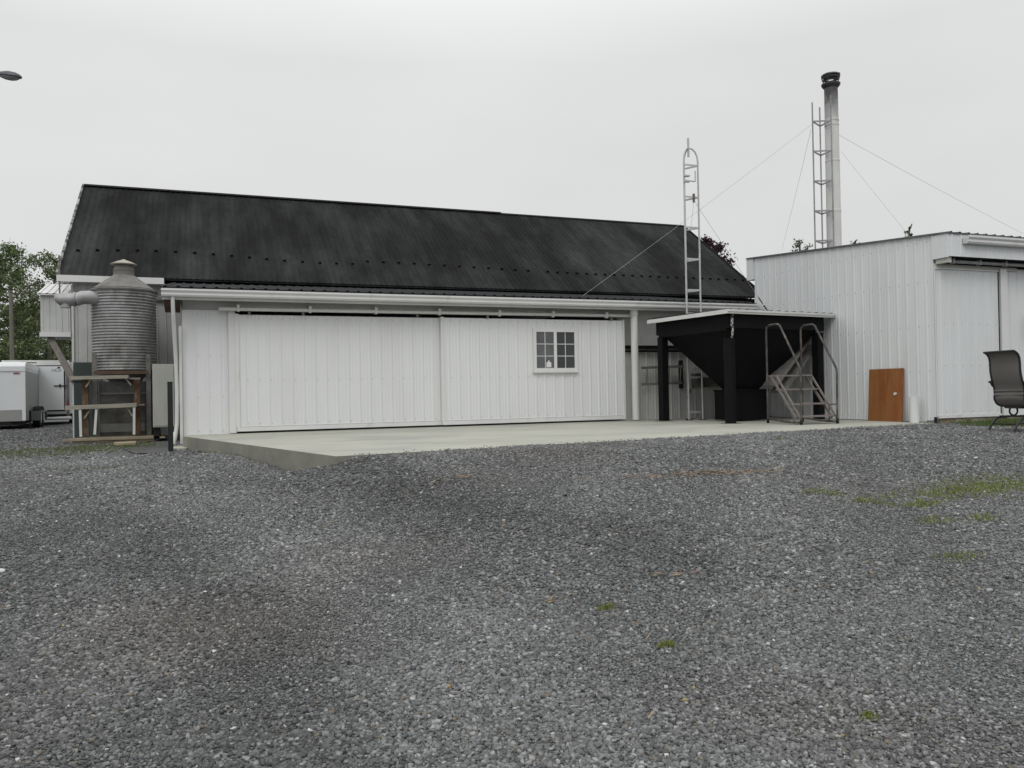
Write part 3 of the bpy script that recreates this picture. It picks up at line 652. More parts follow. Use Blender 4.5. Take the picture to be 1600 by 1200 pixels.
mb = MB()
for k in range(6):
    y = 19.55 + k * .2; mb.box(-2.9 + .03 * (k % 2) + .11 * k, -.85 - .02 * (k % 3), y, y + .17, .70, .745)
mb.box(-2.7, -1.0, 19.6, 19.68, .64, .70); mb.box(-2.5, -1.0, 20.4, 20.48, .64, .70)
o = mb.build('timber_platform', PALLET, loc=(-1.8, 20, .64)); tag(o, 'low wooden board platform under the timber rack', 'platform')
zz = float(gz(-1.55, 18.8)); o = MB().hexa([(-1.78, 18.5, zz), (-1.38, 18.6, zz), (-1.40, 19.1, zz), (-1.80, 18.95, zz), (-1.78, 18.5, zz + .055), (-1.38, 18.6, zz + .055), (-1.40, 19.1, zz + .055), (-1.80, 18.95, zz + .055)]).build('flat_board', TANB, loc=(-1.6, 18.8, zz)); tag(o, 'short tan board lying on the gravel in front of the timber platform', 'board')
zz = float(gz(-.45, 16.6)); o = MB().prism([(-.62, 16.25), (-.34, 16.2), (-.3, 16.5), (-.42, 17.1), (-.66, 17.0)], zz - .02, zz + .05).build('splash_block', PALEC, loc=(-.5, 16.6, zz)); tag(o, 'pale concrete slab piece below the left downspout', 'slab')

# ------------------------------------------------------------------ trailers
t1 = thing('cargo_trailer', (-4.93, 27, .75), 'white enclosed trailer with grey stone guard at the left edge', 'trailer')
Y0, Y1, X0, X1 = 27.0, 31.5, -7.1, -4.93; Z0, Z1 = 1.0, 2.58
MB().box(X0, X1, Y0, Y1, Z0, Z1 - .02).build('body', [TRAILW], t1)
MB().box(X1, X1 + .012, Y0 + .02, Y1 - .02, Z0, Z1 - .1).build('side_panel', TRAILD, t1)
m = MB(); pr = [(Y0 - .03, Z1 - .12), (Y0 - .03, Z1 + .02), (Y0 + .06, Z1 + .10), (Y0 + .25, Z1 + .15), (Y1 - .2, Z1 + .15), (Y1, Z1 + .1), (Y1, Z1 - .02), (Y0 + .04, Z1 - .02), (Y0 + .04, Z1 - .12)]
n = len(pr); m.add([(X0 - .02, a, b) for a, b in pr] + [(X1 + .02, a, b) for a, b in pr], [(i, (i + 1) % n, n + (i + 1) % n, n + i) for i in range(n)] + [tuple(range(n))[::-1], tuple(range(n, 2 * n))]); m.build('roof', TRAILW, t1)
MB().box(X1 - .07, X1 + .018, Y0 - .018, Y0 + .05, Z0 + .02, Z1 - .12).build('corner_trim', TRAILW, t1)
MB().box(X0, X1 - .075, Y0 - .015, Y0 - .002, Z0 + .0, Z0 + .33).build('stone_guard', STONEG, t1)
MB().box(X1 - .28, X1 - .13, Y0 - .02, Y0 - .002, Z1 - .2, Z1 - .165).build('marker_light', REDL, t1)
MB().box(X0, X1 - .1, Y0 + .05, Y1 - .1, .90, .99).box(X0, X1 - .35, Y0 - .02, Y0 + .1, .88, .985).build('chassis', BLACKR, t1)
MB().box(X1 + .02, X1 + .30, 28.2, 30.2, 1.22, 1.27).box(X1 + .02, X1 + .30, 28.17, 28.21, .98, 1.27).box(X1 + .02, X1 + .30, 30.2, 30.24, .98, 1.27).build('fender', FEND, t1)
for y in (28.75, 29.65):
    wv = MB(); prof = [(.33, -.1), (.34, -.06), (.34, .06), (.33, .1)]
    k = 24; rings = [[(X1 + .15 + dx, y + r_ * math.cos(2 * math.pi * i / k), .75 + .34 + r_ * math.sin(2 * math.pi * i / k) - .02) for i in range(k)] for r_, dx in ((.2, -.1), (.32, -.1), (.34, -.07), (.34, .07), (.32, .1), (.2, .1))]
    wv.add([p for r_ in rings for p in r_], [(a * k + i, a * k + (i + 1) % k, (a + 1) * k + (i + 1) % k, (a + 1) * k + i) for a in range(5) for i in range(k)] + [tuple(range(k))[::-1], tuple(range(5 * k, 6 * k))])
    wh = wv.build('wheel', BLACKR, t1)
    MB().tube([(X1 + .24, y, 1.07), (X1 + .265, y, 1.07)], .19, 18).build('hub', TRAILS, wh)
MB().bar((X1 + .1, 27.3, .78), (X1 + .1, 27.3, 1.3), .05, .05).box(X1 + .04, X1 + .16, 27.24, 27.36, .76, .79).build('support_jack', BLACKR, t1)

t1.rotation_euler = (0, 0, math.radians(4.6))
t2 = thing('cargo_trailer', (-5.2, 32, .78), 'second enclosed trailer seen end on with its door and black latch bar', 'trailer')
MB().box(-6.3, -4.36, 31.0, 35.5, 1.12, 2.92).build('body', TRAILS, t2)
MB().box(-6.32, -4.34, 30.97, 31.05, 2.78, 2.95).build('top_rail', TRIMG, t2)
MB().box(-4.42, -4.335, 30.96, 31.04, 1.05, 2.78).build('corner_trim', GALVD, t2)
MB().box(-5.38, -4.46, 30.975, 31.0, 1.22, 2.78).build('door_seal', BLACKR, t2)
d2 = MB().box(-5.34, -4.49, 30.94, 30.974, 1.26, 2.745).build('door', TRAILW, t2)
MB().box(-4.78, -4.40, 30.915, 30.938, 2.06, 2.095).box(-4.62, -4.585, 30.905, 30.937, 2.02, 2.14).build('latch', BLACKR, d2)
MB().box(-4.67, -4.6, 30.915, 30.938, 2.68, 2.72).build('hinge', BLACKR, d2)
MB().box(-6.3, -4.34, 30.98, 31.1, 1.0, 1.10).box(-6.2, -4.45, 31.1, 35.3, .98, 1.08).build('chassis', BLACKR, t2)
MB().tube([(-6.3, 30.75, .95), (-4.25, 30.75, .98)], .055, 12).build('bumper', TRIMG, t2, True)
MB().box(-4.42, -4.35, 30.94, 30.96, 1.35, 1.5).build('tail_light', REDL, t2)
MB().box(-5.75, -5.3, 30.95, 30.968, 2.86, 2.885).build('marker_light', BRAID, t2)
for x in (-6.3, -4.45):
    for y in (32.6, 33.5):
        MB().tube([(x - .1, y, 1.1), (x + .1, y, 1.1)], .34, 20).build('wheel', BLACKR, t2)
cu_ = bpy.data.curves.new('lt', 'FONT'); cu_.body = 'HCA'; cu_.size = .15; cu_.extrude = .002
to = bpy.data.objects.new('lt', cu_); COL.objects.link(to); bpy.context.view_layer.update()
lm = bpy.data.meshes.new_from_object(to.evaluated_get(bpy.context.evaluated_depsgraph_get())); bpy.data.objects.remove(to)
lm.materials.append(INKG); lo = bpy.data.objects.new('lettering', lm); COL.objects.link(lo); lo.parent = d2
lo.rotation_euler = (math.pi / 2, 0, 0); lo.location = Vector((-4.86, 30.936, 2.56)) - OFF[d2.name]

# ------------------------------------------------------------------ hopper under its own roof
hp = thing('hopper', (11.2, 14.9, SZ), 'large black funnel hopper on four square posts under a flat metal roof', 'hopper')
ux = Vector((.991, .131, 0)); uy = Vector((-.131, .991, 0)); HF = Vector((10.1, 13.78, 0))
def hpnt(a, b, z): p = HF + ux * a + uy * b; return (p.x, p.y, z)
HW, HD = 2.62, 2.13
def hbox(m, a0, a1, b0, b1, z0, z1, mi=0):
    return m.hexa([hpnt(a0, b0, z0), hpnt(a1, b0, z0), hpnt(a1, b1, z0), hpnt(a0, b1, z0), hpnt(a0, b0, z1), hpnt(a1, b0, z1), hpnt(a1, b1, z1), hpnt(a0, b1, z1)], mi)
for a, b, w_ in ((0, 0, .085), (HW, 0, .085), (0, HD, .085), (HW, HD, .085)):
    m = MB(); zt = 2.78
    if (a, b) == (0, 0):
        p = hpnt(0, 0, 0); m.lathe((p[0], p[1], 0), [(.115, SZ + .012), (.115, 2.62)], 16)
    else: hbox(m, a - w_, a + w_, b - w_, b + w_, SZ + .012, zt)
    pst = m.build('post', BLACK, hp)
    hbox(MB(), a - .16, a + .16, b - .13, b + .13, SZ + .002, SZ + .012).build('foot_plate', GALVD, pst)
RT = 3.12
m = MB(); hbox(m, -.1, HW + .1, -.1, -.02, 2.83, RT); hbox(m, -.1, HW + .1, HD + .02, HD + .1, 2.83, RT)
hbox(m, -.1, -.02, -.019, HD + .019, 2.78, RT - .002); hbox(m, HW + .02, HW + .1, -.019, HD + .019, 2.83, RT - .002); m.build('rim', BLACK, hp)
m = MB()
top = [(-.018, -.018), (HW + .018, -.018), (HW + .018, HD + .018), (-.018, HD + .018)]; bot = [(1.02, .75), (1.5, .75), (1.5, 1.2), (1.02, 1.2)]
zt = [2.84, 2.84, 2.84, 2.84]
for q in range(2):
    off = .0 if q == 0 else .02
vs = [hpnt(*p, 2.86) for p in top] + [hpnt(*p, 1.50) for p in bot]
vi = [hpnt(p[0] * .98 + .02, p[1] * .98 + .02, 2.88) for p in top] + [hpnt(p[0], p[1], 1.54) for p in bot]
fs = [(i, (i + 1) % 4, 4 + (i + 1) % 4, 4 + i) for i in range(4)]
m.add(vs, fs).add(vi, [f[::-1] for f in fs]); m.build('funnel', BLACK, hp)
m = MB()
def rz(a, b): return RT + .045 - .03 * (a / HW) + .0 * b
ra0, ra1, rb0, rb1 = -.22, HW + .33, -.2, HD + .25
m.ribbed(hpnt(ra0, rb0, RT + .075), ux, (0, 0, 1), uy * (rb1 - rb0) + Vector((0, 0, .03)), uy * (rb1 - rb0) + Vector((0, 0, .03)), ra1 - ra0, .229, .02, 0, .03, .1)
hbox(m, ra0, ra1, rb0, rb1, RT + .05, RT + .07); rfh = m.build('roof', ROOF2, hp)
m = MB(); hbox(m, ra0 - .02, ra1, rb0 - .02, rb0, RT - .01, RT + .075); hbox(m, ra0 - .02, ra0, rb0, rb1, RT - .01, RT + .075)
hbox(m, ra0 - .02, ra1, rb0 - .04, rb0 - .021, RT + .03, RT + .075); m.build('fascia', TRIMG, rfh)
p = hpnt(-.02, -.12, 0); m = MB(); m.bar((p[0], p[1], 3.1), (p[0] - .01, p[1], 2.85), .05, .02).bar((p[0] + .01, p[1] - .01, 2.87), (p[0] - .02, p[1] - .01, 2.62), .035, .02); m.build('peeling_strip', WEBW, hp)
# sheet-metal chute leaning under the right side
m = MB()
A_ = Vector((11.42, 13.95, 1.62)); B_ = Vector((12.78, 14.45, 2.66)); w2 = Vector((.16, -.06, -.16))
m.hexa([A_, A_ + Vector((.03, .5, 0)), B_ + Vector((.03, .5, 0)), B_, A_ + Vector((0, 0, .03)), A_ + Vector((.03, .5, .03)), B_ + Vector((.03, .5, .03)), B_ + Vector((0, 0, .03))])
m.hexa([A_ + w2, A_ + w2 + Vector((.03, .5, 0)), B_ + w2 + Vector((.03, .5, 0)), B_ + w2, A_ + w2 + Vector((0, 0, .05)), A_ + w2 + Vector((.03, .5, .05)), B_ + w2 + Vector((.03, .5, .05)), B_ + w2 + Vector((0, 0, .05))])
m.bar(A_ + Vector((0, -.02, .02)), B_ + Vector((0, -.02, .02)), .03, .05)
m.build('chute', GALVD, hp)
bb = thing('black_bin', (11.1, 15.0, SZ), 'matt black box bin on the slab below the funnel', 'bin')
m = MB(); hbox(m, .82, 1.75, .65, 1.35, SZ + .03, 1.52); m.build('body', BLACK, bb)
m = MB(); hbox(m, .80, 1.77, .63, 1.37, 1.52, 1.56); m.build('rim', BLACK, bb)

# ------------------------------------------------------------------ rolling ladder
C3 = Vector((10.75, 13.42, SZ)); R3 = Vector((.934, -.358, 0)); F3 = Vector((.358, .934, 0))
wv = R3 * .80 + F3 * .26; dv = R3 * .32 - F3 * 1.0
lad = thing('rolling_ladder', tuple(C3), 'rusty tubular steel rolling step ladder in front of the hopper', 'ladder')
def lp(a, b, z): return C3 + wv * a + dv * b + Vector((0, 0, z))
for a in (0, 1):
    z_ = [lp(a, 0, .07), lp(a, 0, 1.9), lp(a, .02, 1.96), lp(a, .1, 2.0), lp(a, .34, 2.0), lp(a, .42, 1.97), lp(a, .48, 1.88), lp(a, 1.0, 1.08), lp(a, 1.01, 1.0), lp(a, 1.0, .06)]
    MB().tube(z_, .021, 10).build('handrail', RUSTY, lad, True)
    MB().tube([lp(a, 0, .1), lp(a, .5, .05), lp(a, 1, .04)], .02, 8).build('base_rail', RUSTY if a == 0 else GALVD, lad, True)
    MB().bar(lp(a, .12, .95), lp(a, .86, .12), .02, .05).build('stringer', PINKT, lad)
    MB().bar(lp(a, .3, .95), lp(a, .98, .12), .02, .04).build('stringer', PINKT, lad)
    MB().tube([lp(a, .78, .06), lp(a, .78, .36), lp(a, .82, .38), lp(a, 1, .38)], .015, 8).build('caster_bracket', GALVD, lad, True)
    for b in (0, 1):
        p = lp(a, b, 0); q = MB().tube([p + Vector((-.02, .015, .055)), p + Vector((.02, -.015, .055))], .05, 14); q.build('caster', BLACKR, lad)
for z, b0, b1 in ((.95, 0., .32), (.67, .26, .48), (.38, .52, .74), (.14, .76, .95)):
    m = MB(); m.hexa([lp(0, b0, z), lp(0, b1, z), lp(1, b1, z), lp(1, b0, z), lp(0, b0, z + .03), lp(0, b1, z + .03), lp(1, b1, z + .03), lp(1, b0, z + .03)]); m.build('step', PINKT, lad)

# ladder and bench hung on the shaded wall
hl = thing('hanging_ladder', (10.5, 16.95, 1.7), 'aluminium ladder hung sideways on the shaded wall behind the hopper', 'ladder')
for z in (1.72, 2.12):
    MB().bar((9.86, 16.93, z), (11.05, 16.93, z + .03), .03, .06).build('rail', GALVD, hl)
for x in (9.98, 10.3, 10.62, 10.94): MB().tube([(x, 16.93, 1.73), (x + .03, 16.93, 2.13)], .016, 8).build('rung', GALVD, hl)
MB().box(10.98, 11.05, 16.96, 17.06, 1.6, 2.3).build('hook', BLACKR, hl)
sh = thing('wall_shelf', (11.6, 16.9, 1.6), 'narrow grey shelf with clutter on the shaded wall beside the lattice tower', 'shelf')
MB().box(11.05, 12.25, 16.72, 17.0, 1.58, 1.62).build('board', WOODG, sh)
MB().bar((11.15, 16.95, 1.35), (11.15, 16.78, 1.58), .03, .03).bar((12.1, 16.95, 1.35), (12.1, 16.78, 1.58), .03, .03).build('bracket', GALVD, sh)
o = MB().lathe((11.35, 16.85, 0), [(.10, 1.62), (.11, 1.64), (.12, 1.95), (.115, 1.97)], 18).tube([(11.24, 16.85, 1.93), (11.28, 16.85, 2.08), (11.42, 16.85, 2.08), (11.46, 16.85, 1.93)], .006, 6).build('bucket', STAIN, loc=(11.35, 16.85, 1.62)); tag(o, 'dark bucket standing on the wall shelf', 'bucket')
o = MB().box(11.6, 11.95, 16.76, 16.96, 1.62, 1.84).box(11.59, 11.96, 16.755, 16.965, 1.84, 1.87).build('tool_box', STAIN, loc=(11.8, 16.86, 1.62)); tag(o, 'dark box standing on the wall shelf', 'box')

# ------------------------------------------------------------------ lattice towers and stack
tw = thing('lattice_tower', (10.8, 16.1, SZ), 'slender galvanised lattice tower with an arched top behind the hopper', 'tower')
L1 = Vector((10.55, 15.98, 0)); L2 = Vector((10.93, 15.98, 0)); L3 = Vector((10.76, 16.31, 0)); top_ = Vector((10.75, 16.09, 0))
for p in (L1, L2, L3):
    pts = [Vector((p.x, p.y, SZ)), Vector((p.x, p.y, 6.95))]
    for t in (.25, .5, .75, .92, 1.0):
        a_ = math.sin(t * math.pi / 2); q = p.lerp(top_, (1 - math.cos(t * math.pi / 2)) * .93); pts.append(Vector((q.x, q.y, 6.95 + .33 * a_)))
    MB().tube(pts, .021, 8).build('leg', TOWERM, tw, True)
    MB().box(p.x - .06, p.x + .06, p.y - .06, p.y + .06, SZ + .001, SZ + .012).build('foot_plate', BLACKR, tw)
for z in (6.85, 6.1, 5.38, 4.64, 3.91, 3.36, 2.6, 1.86, 1.04):
    m = MB()
    for a_, b_ in ((L1, L2), (L2, L3), (L3, L1)): m.bar(a_ + Vector((0, 0, z)), b_ + Vector((0, 0, z)), .012, .04)
    m.build('rung', TOWERM, tw)
MB().tube([(top_.x, top_.y, 7.08), (top_.x, top_.y, 7.52)], .026, 10).build('mast', TOWERM, tw)
MB().tube([(10.55, 15.96, 6.48), (10.78, 15.9, 6.45), (10.80, 15.9, 6.45), (10.80, 15.9, 6.7)], .017, 8).box(10.53, 10.66, 15.9, 15.98, 6.43, 6.46).box(10.53, 10.66, 15.9, 15.98, 6.56, 6.59).build('bracket', TOWERM, tw)
MB().tube([(10.80, 15.98, 5.98), (10.80, 15.98, 6.18)], .03, 8).build('clamp', GALVD, tw)

st_ = thing('chimney_stack', (16.86, 18, .85), 'tall round steel chimney with sooty top and ring cap behind the white shed', 'chimney')
SC = (16.86, 18.0)
MB().lathe((*SC, 0), [(.20, .8), (.20, 6.55), (.207, 6.56), (.207, 6.62), (.196, 6.63), (.194, 8.0), (.20, 8.01), (.20, 8.05), (.19, 8.06), (.19, 9.03), (.198, 9.04), (.198, 9.08), (.19, 9.09), (.19, 9.16), (.198, 9.17), (.198, 9.21), (.185, 9.22), (.185, 10.12)], 48).build('pipe', STACK, st_)
MB().lathe((*SC, 0), [(.18, 10.11), (.245, 10.19), (.26, 10.22), (.26, 10.25), (.22, 10.26), (.15, 10.26)], 32).build('flange', SOOT, st_)
m = MB()
for k in range(32):
    pass
def ring(m, z0, z1, ra, rb, n=32):
    c = SC; vs = []
    for r_, z in ((ra, z0), (rb, z1), (rb - .012, z1), (ra - .012, z0)):
        vs += [(c[0] + r_ * math.cos(2 * math.pi * i / n), c[1] + r_ * math.sin(2 * math.pi * i / n), z) for i in range(n)]
    m.add(vs, [(a * n + i, a * n + (i + 1) % n, ((a + 1) % 4) * n + (i + 1) % n, ((a + 1) % 4) * n + i) for a in range(4) for i in range(n)])
ring(m, 10.31, 10.36, .205, .235); ring(m, 10.39, 10.44, .24, .258); ring(m, 10.47, 10.50, .258, .256)
for k in range(4):
    a = k * math.pi / 2 + .45; c_, s_ = math.cos(a), math.sin(a)
    m.bar((SC[0] + .20 * c_, SC[1] + .20 * s_, 10.25), (SC[0] + .262 * c_, SC[1] + .262 * s_, 10.51), .03, .012)
m.lathe((*SC, 0), [(.255, 10.505), (.22, 10.525), (.02, 10.54)], 32)
m.build('cap', SOOT, st_)

t3 = thing('lattice_tower', (16.3, 17.9, .85), 'thin grey three-legged lattice mast clamped beside the steel chimney', 'tower')
Q1 = Vector((16.13, 17.95, 0)); Q2 = Vector((16.62, 18.2, 0)); Q3 = Vector((16.58, 17.72, 0))
for p, h in ((Q1, 9.62), (Q2, 9.62), (Q3, 9.8)): MB().tube([(p.x, p.y, .8), (p.x, p.y, h)], .02, 8).build('leg', GALV, t3, True)
for z in [9.08 - .845 * k for k in range(10)]:
    m = MB()
    for a_, b_ in ((Q1, Q2), (Q2, Q3), (Q3, Q1)): m.bar(a_ + Vector((0, 0, z)), b_ + Vector((0, 0, z)), .012, .045)
    m.build('rung', GALV, t3)

# guy wires
def wire(a, b, lab, turn=None, r=.0038):
    a = Vector(a); b = Vector(b); L_ = (b - a).length; pts = []
    for k in range(13):
        t = k / 12; p = a.lerp(b, t); p.z -= .015 * L_ * 4 * t * (1 - t) * .25; pts.append(p)
    wt = thing('guy_wire', tuple(a), lab, 'wire', 'guy wires staying the towers and chimney')
    MB().tube(pts, r, 6).build('cable', WIRE, wt)
    if turn:
        p = a.lerp(b, turn); q = a.lerp(b, min(turn + .22 / L_, 1)); m = MB().tube([p, p.lerp(q, .5), q], [.010, .018, .010], 8); m.build('turnbuckle', GALVD, wt)
        for k in range(3):
            c = q.lerp(b, .3 + .25 * k); MB().box(c.x - .018, c.x + .018, c.y - .015, c.y + .015, c.z - .02, c.z + .02).build('clamp', BLACKR, wt)
wire((16.13, 17.93, 9.02), (8.25, 16.8, 3.80), 'guy wire running from the upper mast down to the lean-to roof')
wire((17.02, 17.9, 8.77), (27.3, 20, 6.9), 'guy wire from the chimney out to the right above the shed roof')
wire((17.0, 17.8, 8.27), (16.15, 14.35, 4.75), 'guy wire from the chimney to the shed roof ending in a turnbuckle', .87)
wire((16.2, 18.1, 8.9), (25.0, 30, 7.9), 'guy wire running down behind the mast towards the tree tops')
wire((10.80, 16.0, 6.05), (13.05, 16.2, 3.46), 'guy wire from the arched tower down to the hopper roof', .86)
wire((10.80, 15.98, 5.98), (10.72, 16.0, 5.4), 'short slack wire hanging inside the arched tower')

# ------------------------------------------------------------------ metal shed on the right
SX = 13.05; SY0, SY1 = 11.38, 16.7
ms = thing('metal_shed', (SX, SY0, .86), 'large white ribbed metal shed on the right with a sliding door', 'shed')
def rt(y): return 4.45 + (y - 11.38) * (4.89 - 4.45) / (16.97 - 11.38)
mb = MB(); mb.ribbed((SX, SY1, .87), (0, -1, 0), (-1, 0, 0), (0, 0, rt(SY1) - .87), (0, 0, rt(SY0) - .87), SY1 - SY0, .229, .009, .0018, .024, .1)
mb.hexa([(SX + .004, SY0, .87), (SX + .12, SY0, .87), (SX + .12, SY1, .87), (SX + .004, SY1, .87), (SX + .004, SY0, rt(SY0)), (SX + .12, SY0, rt(SY0)), (SX + .12, SY1, rt(SY1)), (SX + .004, SY1, rt(SY1))])
mb.screws((SX, SY1, 0), (0, -1, 0), (-1, 0, 0), SY1 - SY0, .229, (.95, 1.85, 2.72, 3.58, 4.35), .1)
mb.build('wall', [WHITE2, SCREW], ms)['label'] = 'long side wall facing the apron'
mb = MB(); mb.ribbed((SX + .12, SY0, .93), (1, 0, 0), (0, -1, 0), (0, 0, 3.5), (0, 0, 3.5), 13, .229, .018, .003, .02, .1)
mb.box(SX + .12, SX + 13.1, SY0 + .004, SY0 + .12, .93, 4.42)
mb.box(SX + 13.0, SX + 13.12, SY0 + .13, SY1, .87, 4.42); mb.box(SX + .13, SX + 12.9, SY1 - .12, SY1, .87, 4.8)
mb.build('wall', [WHITE2], ms)
# boxed eave returns
mb = MB(); mb.hexa([(SX - .03, SY0 - .36, 3.98), (SX + .5, SY0 - .36, 3.98), (SX + .5, SY0 - .03, 3.98), (SX - .03, SY0 - .03, 3.98), (SX - .03, SY0 - .36, 4.42), (SX + .5, SY0 - .36, 4.42), (SX + .5, SY0 - .03, rt(SY0)), (SX - .03, SY0 - .03, rt(SY0))])
mb2 = MB(); mb2.box(SX - .0, SX + 13, SY0 - .34, SY0 - .03, 4.0, 4.42); mb2.ribbed((SX, SY0 - .342, 4.0), (1, 0, 0), (0, -1, 0), (0, 0, .42), (0, 0, .42), 13, .229, .012, .002, .02, .1)
mb2.hexa([(SX - .03, SY1 + .01, 4.34), (SX + .4, SY1 + .01, 4.34), (SX + .4, SY1 + .27, 4.34), (SX - .03, SY1 + .27, 4.34), (SX - .03, SY1 + .01, rt(SY1)), (SX + .4, SY1 + .01, rt(SY1)), (SX + .4, SY1 + .27, rt(SY1 + .27)), (SX - .03, SY1 + .27, rt(SY1 + .27))])
mb2.box(SX - .03, SX - .001, SY0 - .35, SY0 + .0, 3.98, rt(SY0) - .02)
mb2.build('boxed_eave', WHITE2, ms)
MB().box(SX - .018, SX + .012, SY0 - .012, SY0 + .03, .9, 3.95).build('corner_trim', WHITE2, ms)
mb = MB(); v = Vector((0, 5.98, (4.89 - 4.45) / 5.59 * 5.98)); nn = Vector((0, -.08, 1))
mb.ribbed((SX - .06, SY0 - .38, rt(SY0 - .38) + .022), (1, 0, 0), nn, v, v, 13.3, .229, .02, .003, .024, .1)
y0, y1 = SY0 - .37, SY1 + .27
mb.hexa([(SX - .055, y0, rt(y0) - .0), (SX + 13.2, y0, rt(y0) - .0), (SX + 13.2, y1, rt(y1) - .0), (SX - .055, y1, rt(y1) - .0), (SX - .055, y0, rt(y0) + .018), (SX + 13.2, y0, rt(y0) + .018), (SX + 13.2, y1, rt(y1) + .018), (SX - .055, y1, rt(y1) + .018)])
mb.build('roof', ROOF3, ms)
gp2 = [(a - 16.56 + SY0 - .36, b - 3.53 + 4.24) for a, b in gp_]
extr_x(gp2, SX + .36, SX + 13, TRIM, 'gutter', ms)
# track hood
tk = MB().box(SX + .13, SX + 13, SY0 - .345, SY0 - .03, 3.985, 3.997).box(SX + .13, SX + 13, SY0 - .045, SY0 - .03, 3.88, 3.984).build('track_hood', BLACK, ms)
MB().tube([(SX + .16, SY0 - .2, 3.93), (SX + 13, SY0 - .2, 3.93)], .034, 12).build('door_track', GALV, tk, True)
for k in range(10):
    x = SX + .26 + .70 * k; MB().box(x - .02, x + .02, SY0 - .245, SY0 - .16, 3.885, 3.984).build('bracket', GALV, tk)
MB().box(SX + .0, SX + 2.2, SY0 - .05, SY0 - .012, 3.83, 3.90).build('header_band', CREAM, ms)
m = MB(); m.ribbed((SX + .0, SY0 - .05, 1.0), (1, 0, 0), (0, -1, 0), (0, 0, 2.79), (0, 0, 2.79), 1.65, .229, .014, .003, .02, .12); m.box(SX - .016, SX + 1.65, SY0 - .046, SY0 - .021, .98, 3.795)
m.screws((SX + .03, SY0 - .05, 0), (1, 0, 0), (0, -1, 0), 1.62, .229, (1.06, 1.95, 2.75), .12)
sdoor = m.build('sliding_door', [WHITE2, SCREW], ms)
MB().box(SX - .015, SX + 1.66, SY0 - .075, SY0 - .02, 3.797, 3.825).build('top_rail', TRIMG, sdoor)
MB().box(SX + .0, SX + 1.66, SY0 - .07, SY0 - .02, .945, .998).build('bottom_rail', TRIM, sdoor)
MB().box(SX + 1.652, SX + 1.672, SY0 - .055, SY0 - .0, .95, 3.8).build('door_gap', DARK, sdoor)
MB().box(SX + 1.69, SX + 1.86, SY0 - .09, SY0 - .02, .93, 3.86).build('door_post', TRIM, ms)
MB().box(SX + .05, SX + 13, SY0 - .03, SY0 + .1, .70, .925).build('sill', SILLM, ms)
MB().box(SX + 2.5, SX + 2.8, SY0 - .16, SY0 - .022, 2.5, 2.95).build('meter_box', STAIN, ms)
MB().box(SX + .01, SX + .125, SY0 - .30, SY0 - .052, 3.89, 3.995).build('track_stop', CREAM, ms)
m = MB().tube([(SX - .08, SY0 - .05, .86), (SX - .08, SY0 - .05, .97)], .03, 8).box(SX - .28, SX - .02, SY0 - .05, SY0 - .02, .89, .91); o = m.build('ground_bracket', BLACKR, loc=(SX - .08, SY0 - .05, .86)); tag(o, 'small black steel stop at the foot of the shed corner', 'door stop')

# ------------------------------------------------------------------ leaning panel, pipe
m = MB(); Xb, Xt = 12.90, 12.985
m.hexa([(Xb, 12.93, SZ), (Xb + .035, 12.93, SZ), (Xb + .035, 12.07, SZ), (Xb, 12.07, SZ), (Xt - .0, 12.95, 1.93), (Xt + .035, 12.95, 1.93), (Xt + .035, 12.09, 1.93), (Xt, 12.09, 1.93)])
pn = thing('wood_panel', (Xb, 12.35, SZ), 'orange brown veneer cupboard door leaning against the white shed', 'panel')
m.build('board', VENEER, pn)
MB().tube([(12.96, 12.24, 1.42), (12.915, 12.24, 1.418)], .028, 12).build('knob', TRIM, pn)
o = MB().lathe((12.86, 11.72, 0), [(.085, SZ), (.085, 1.36), (.07, 1.361), (.07, .9)], 24).build('pipe_offcut', PVC, loc=(12.86, 11.72, SZ), smooth=True); tag(o, 'short white pipe standing upright beside the orange panel', 'pipe')

# ------------------------------------------------------------------ patio chair (glider)
CB = Vector((11.62, 8.75, .86))
fwd = (R3 * .985 + F3 * .17).normalized(); wid = (R3 * .17 - F3 * .985).normalized()
ch = thing('patio_chair', tuple(CB), 'high-backed brown sling patio chair on a curved black base by the shed', 'chair')
def cp(x, y, z): return CB + fwd * x * .95 + wid * y + Vector((0, 0, z * .94))
W2 = .29
bk = [(-.25, 1.30), (-.20, 1.275), (-.155, 1.22), (-.135, 1.12), (-.13, .98), (-.105, .84), (-.07, .72), (-.06, .62), (-.065, .52), (-.02, .44), (.06, .405), (.2, .40), (.4, .42), (.56, .45), (.62, .42)]
def smoothp(p, n=4):
    out = []
    for i in range(len(p) - 1):
        p0 = p[max(i - 1, 0)]; p1 = p[i]; p2 = p[i + 1]; p3 = p[min(i + 2, len(p) - 1)]
        for k in range(n):
            t = k / n
            out.append(tuple(.5 * ((2 * p1[j]) + (-p0[j] + p2[j]) * t + (2 * p0[j] - 5 * p1[j] + 4 * p2[j] - p3[j]) * t * t + (-p0[j] + 3 * p1[j] - 3 * p2[j] + p3[j]) * t ** 3) for j in range(len(p1))))
    out.append(p[-1]); return out
bs = smoothp(bk)
m = MB(); nn_ = len(bs); vs = []
for side in (0, 1):
    for (x, z) in bs:
        for k in range(7):
            y = -W2 + 2 * W2 * k / 6; sag = .02 * (1 - (2 * k / 6 - 1) ** 2)
            vs.append(cp(x + (-sag if z > .5 else 0) + .006 * side, y, z - (sag if z <= .5 else 0) - .004 * side))
fs = []
for s_ in (0, 1):
    for i in range(nn_ - 1):
        for k in range(6):
            a = s_ * nn_ * 7 + i * 7 + k; fs.append((a, a + 1, a + 8, a + 7))
m.add(vs, fs); m.build('sling', SLING, ch, True)
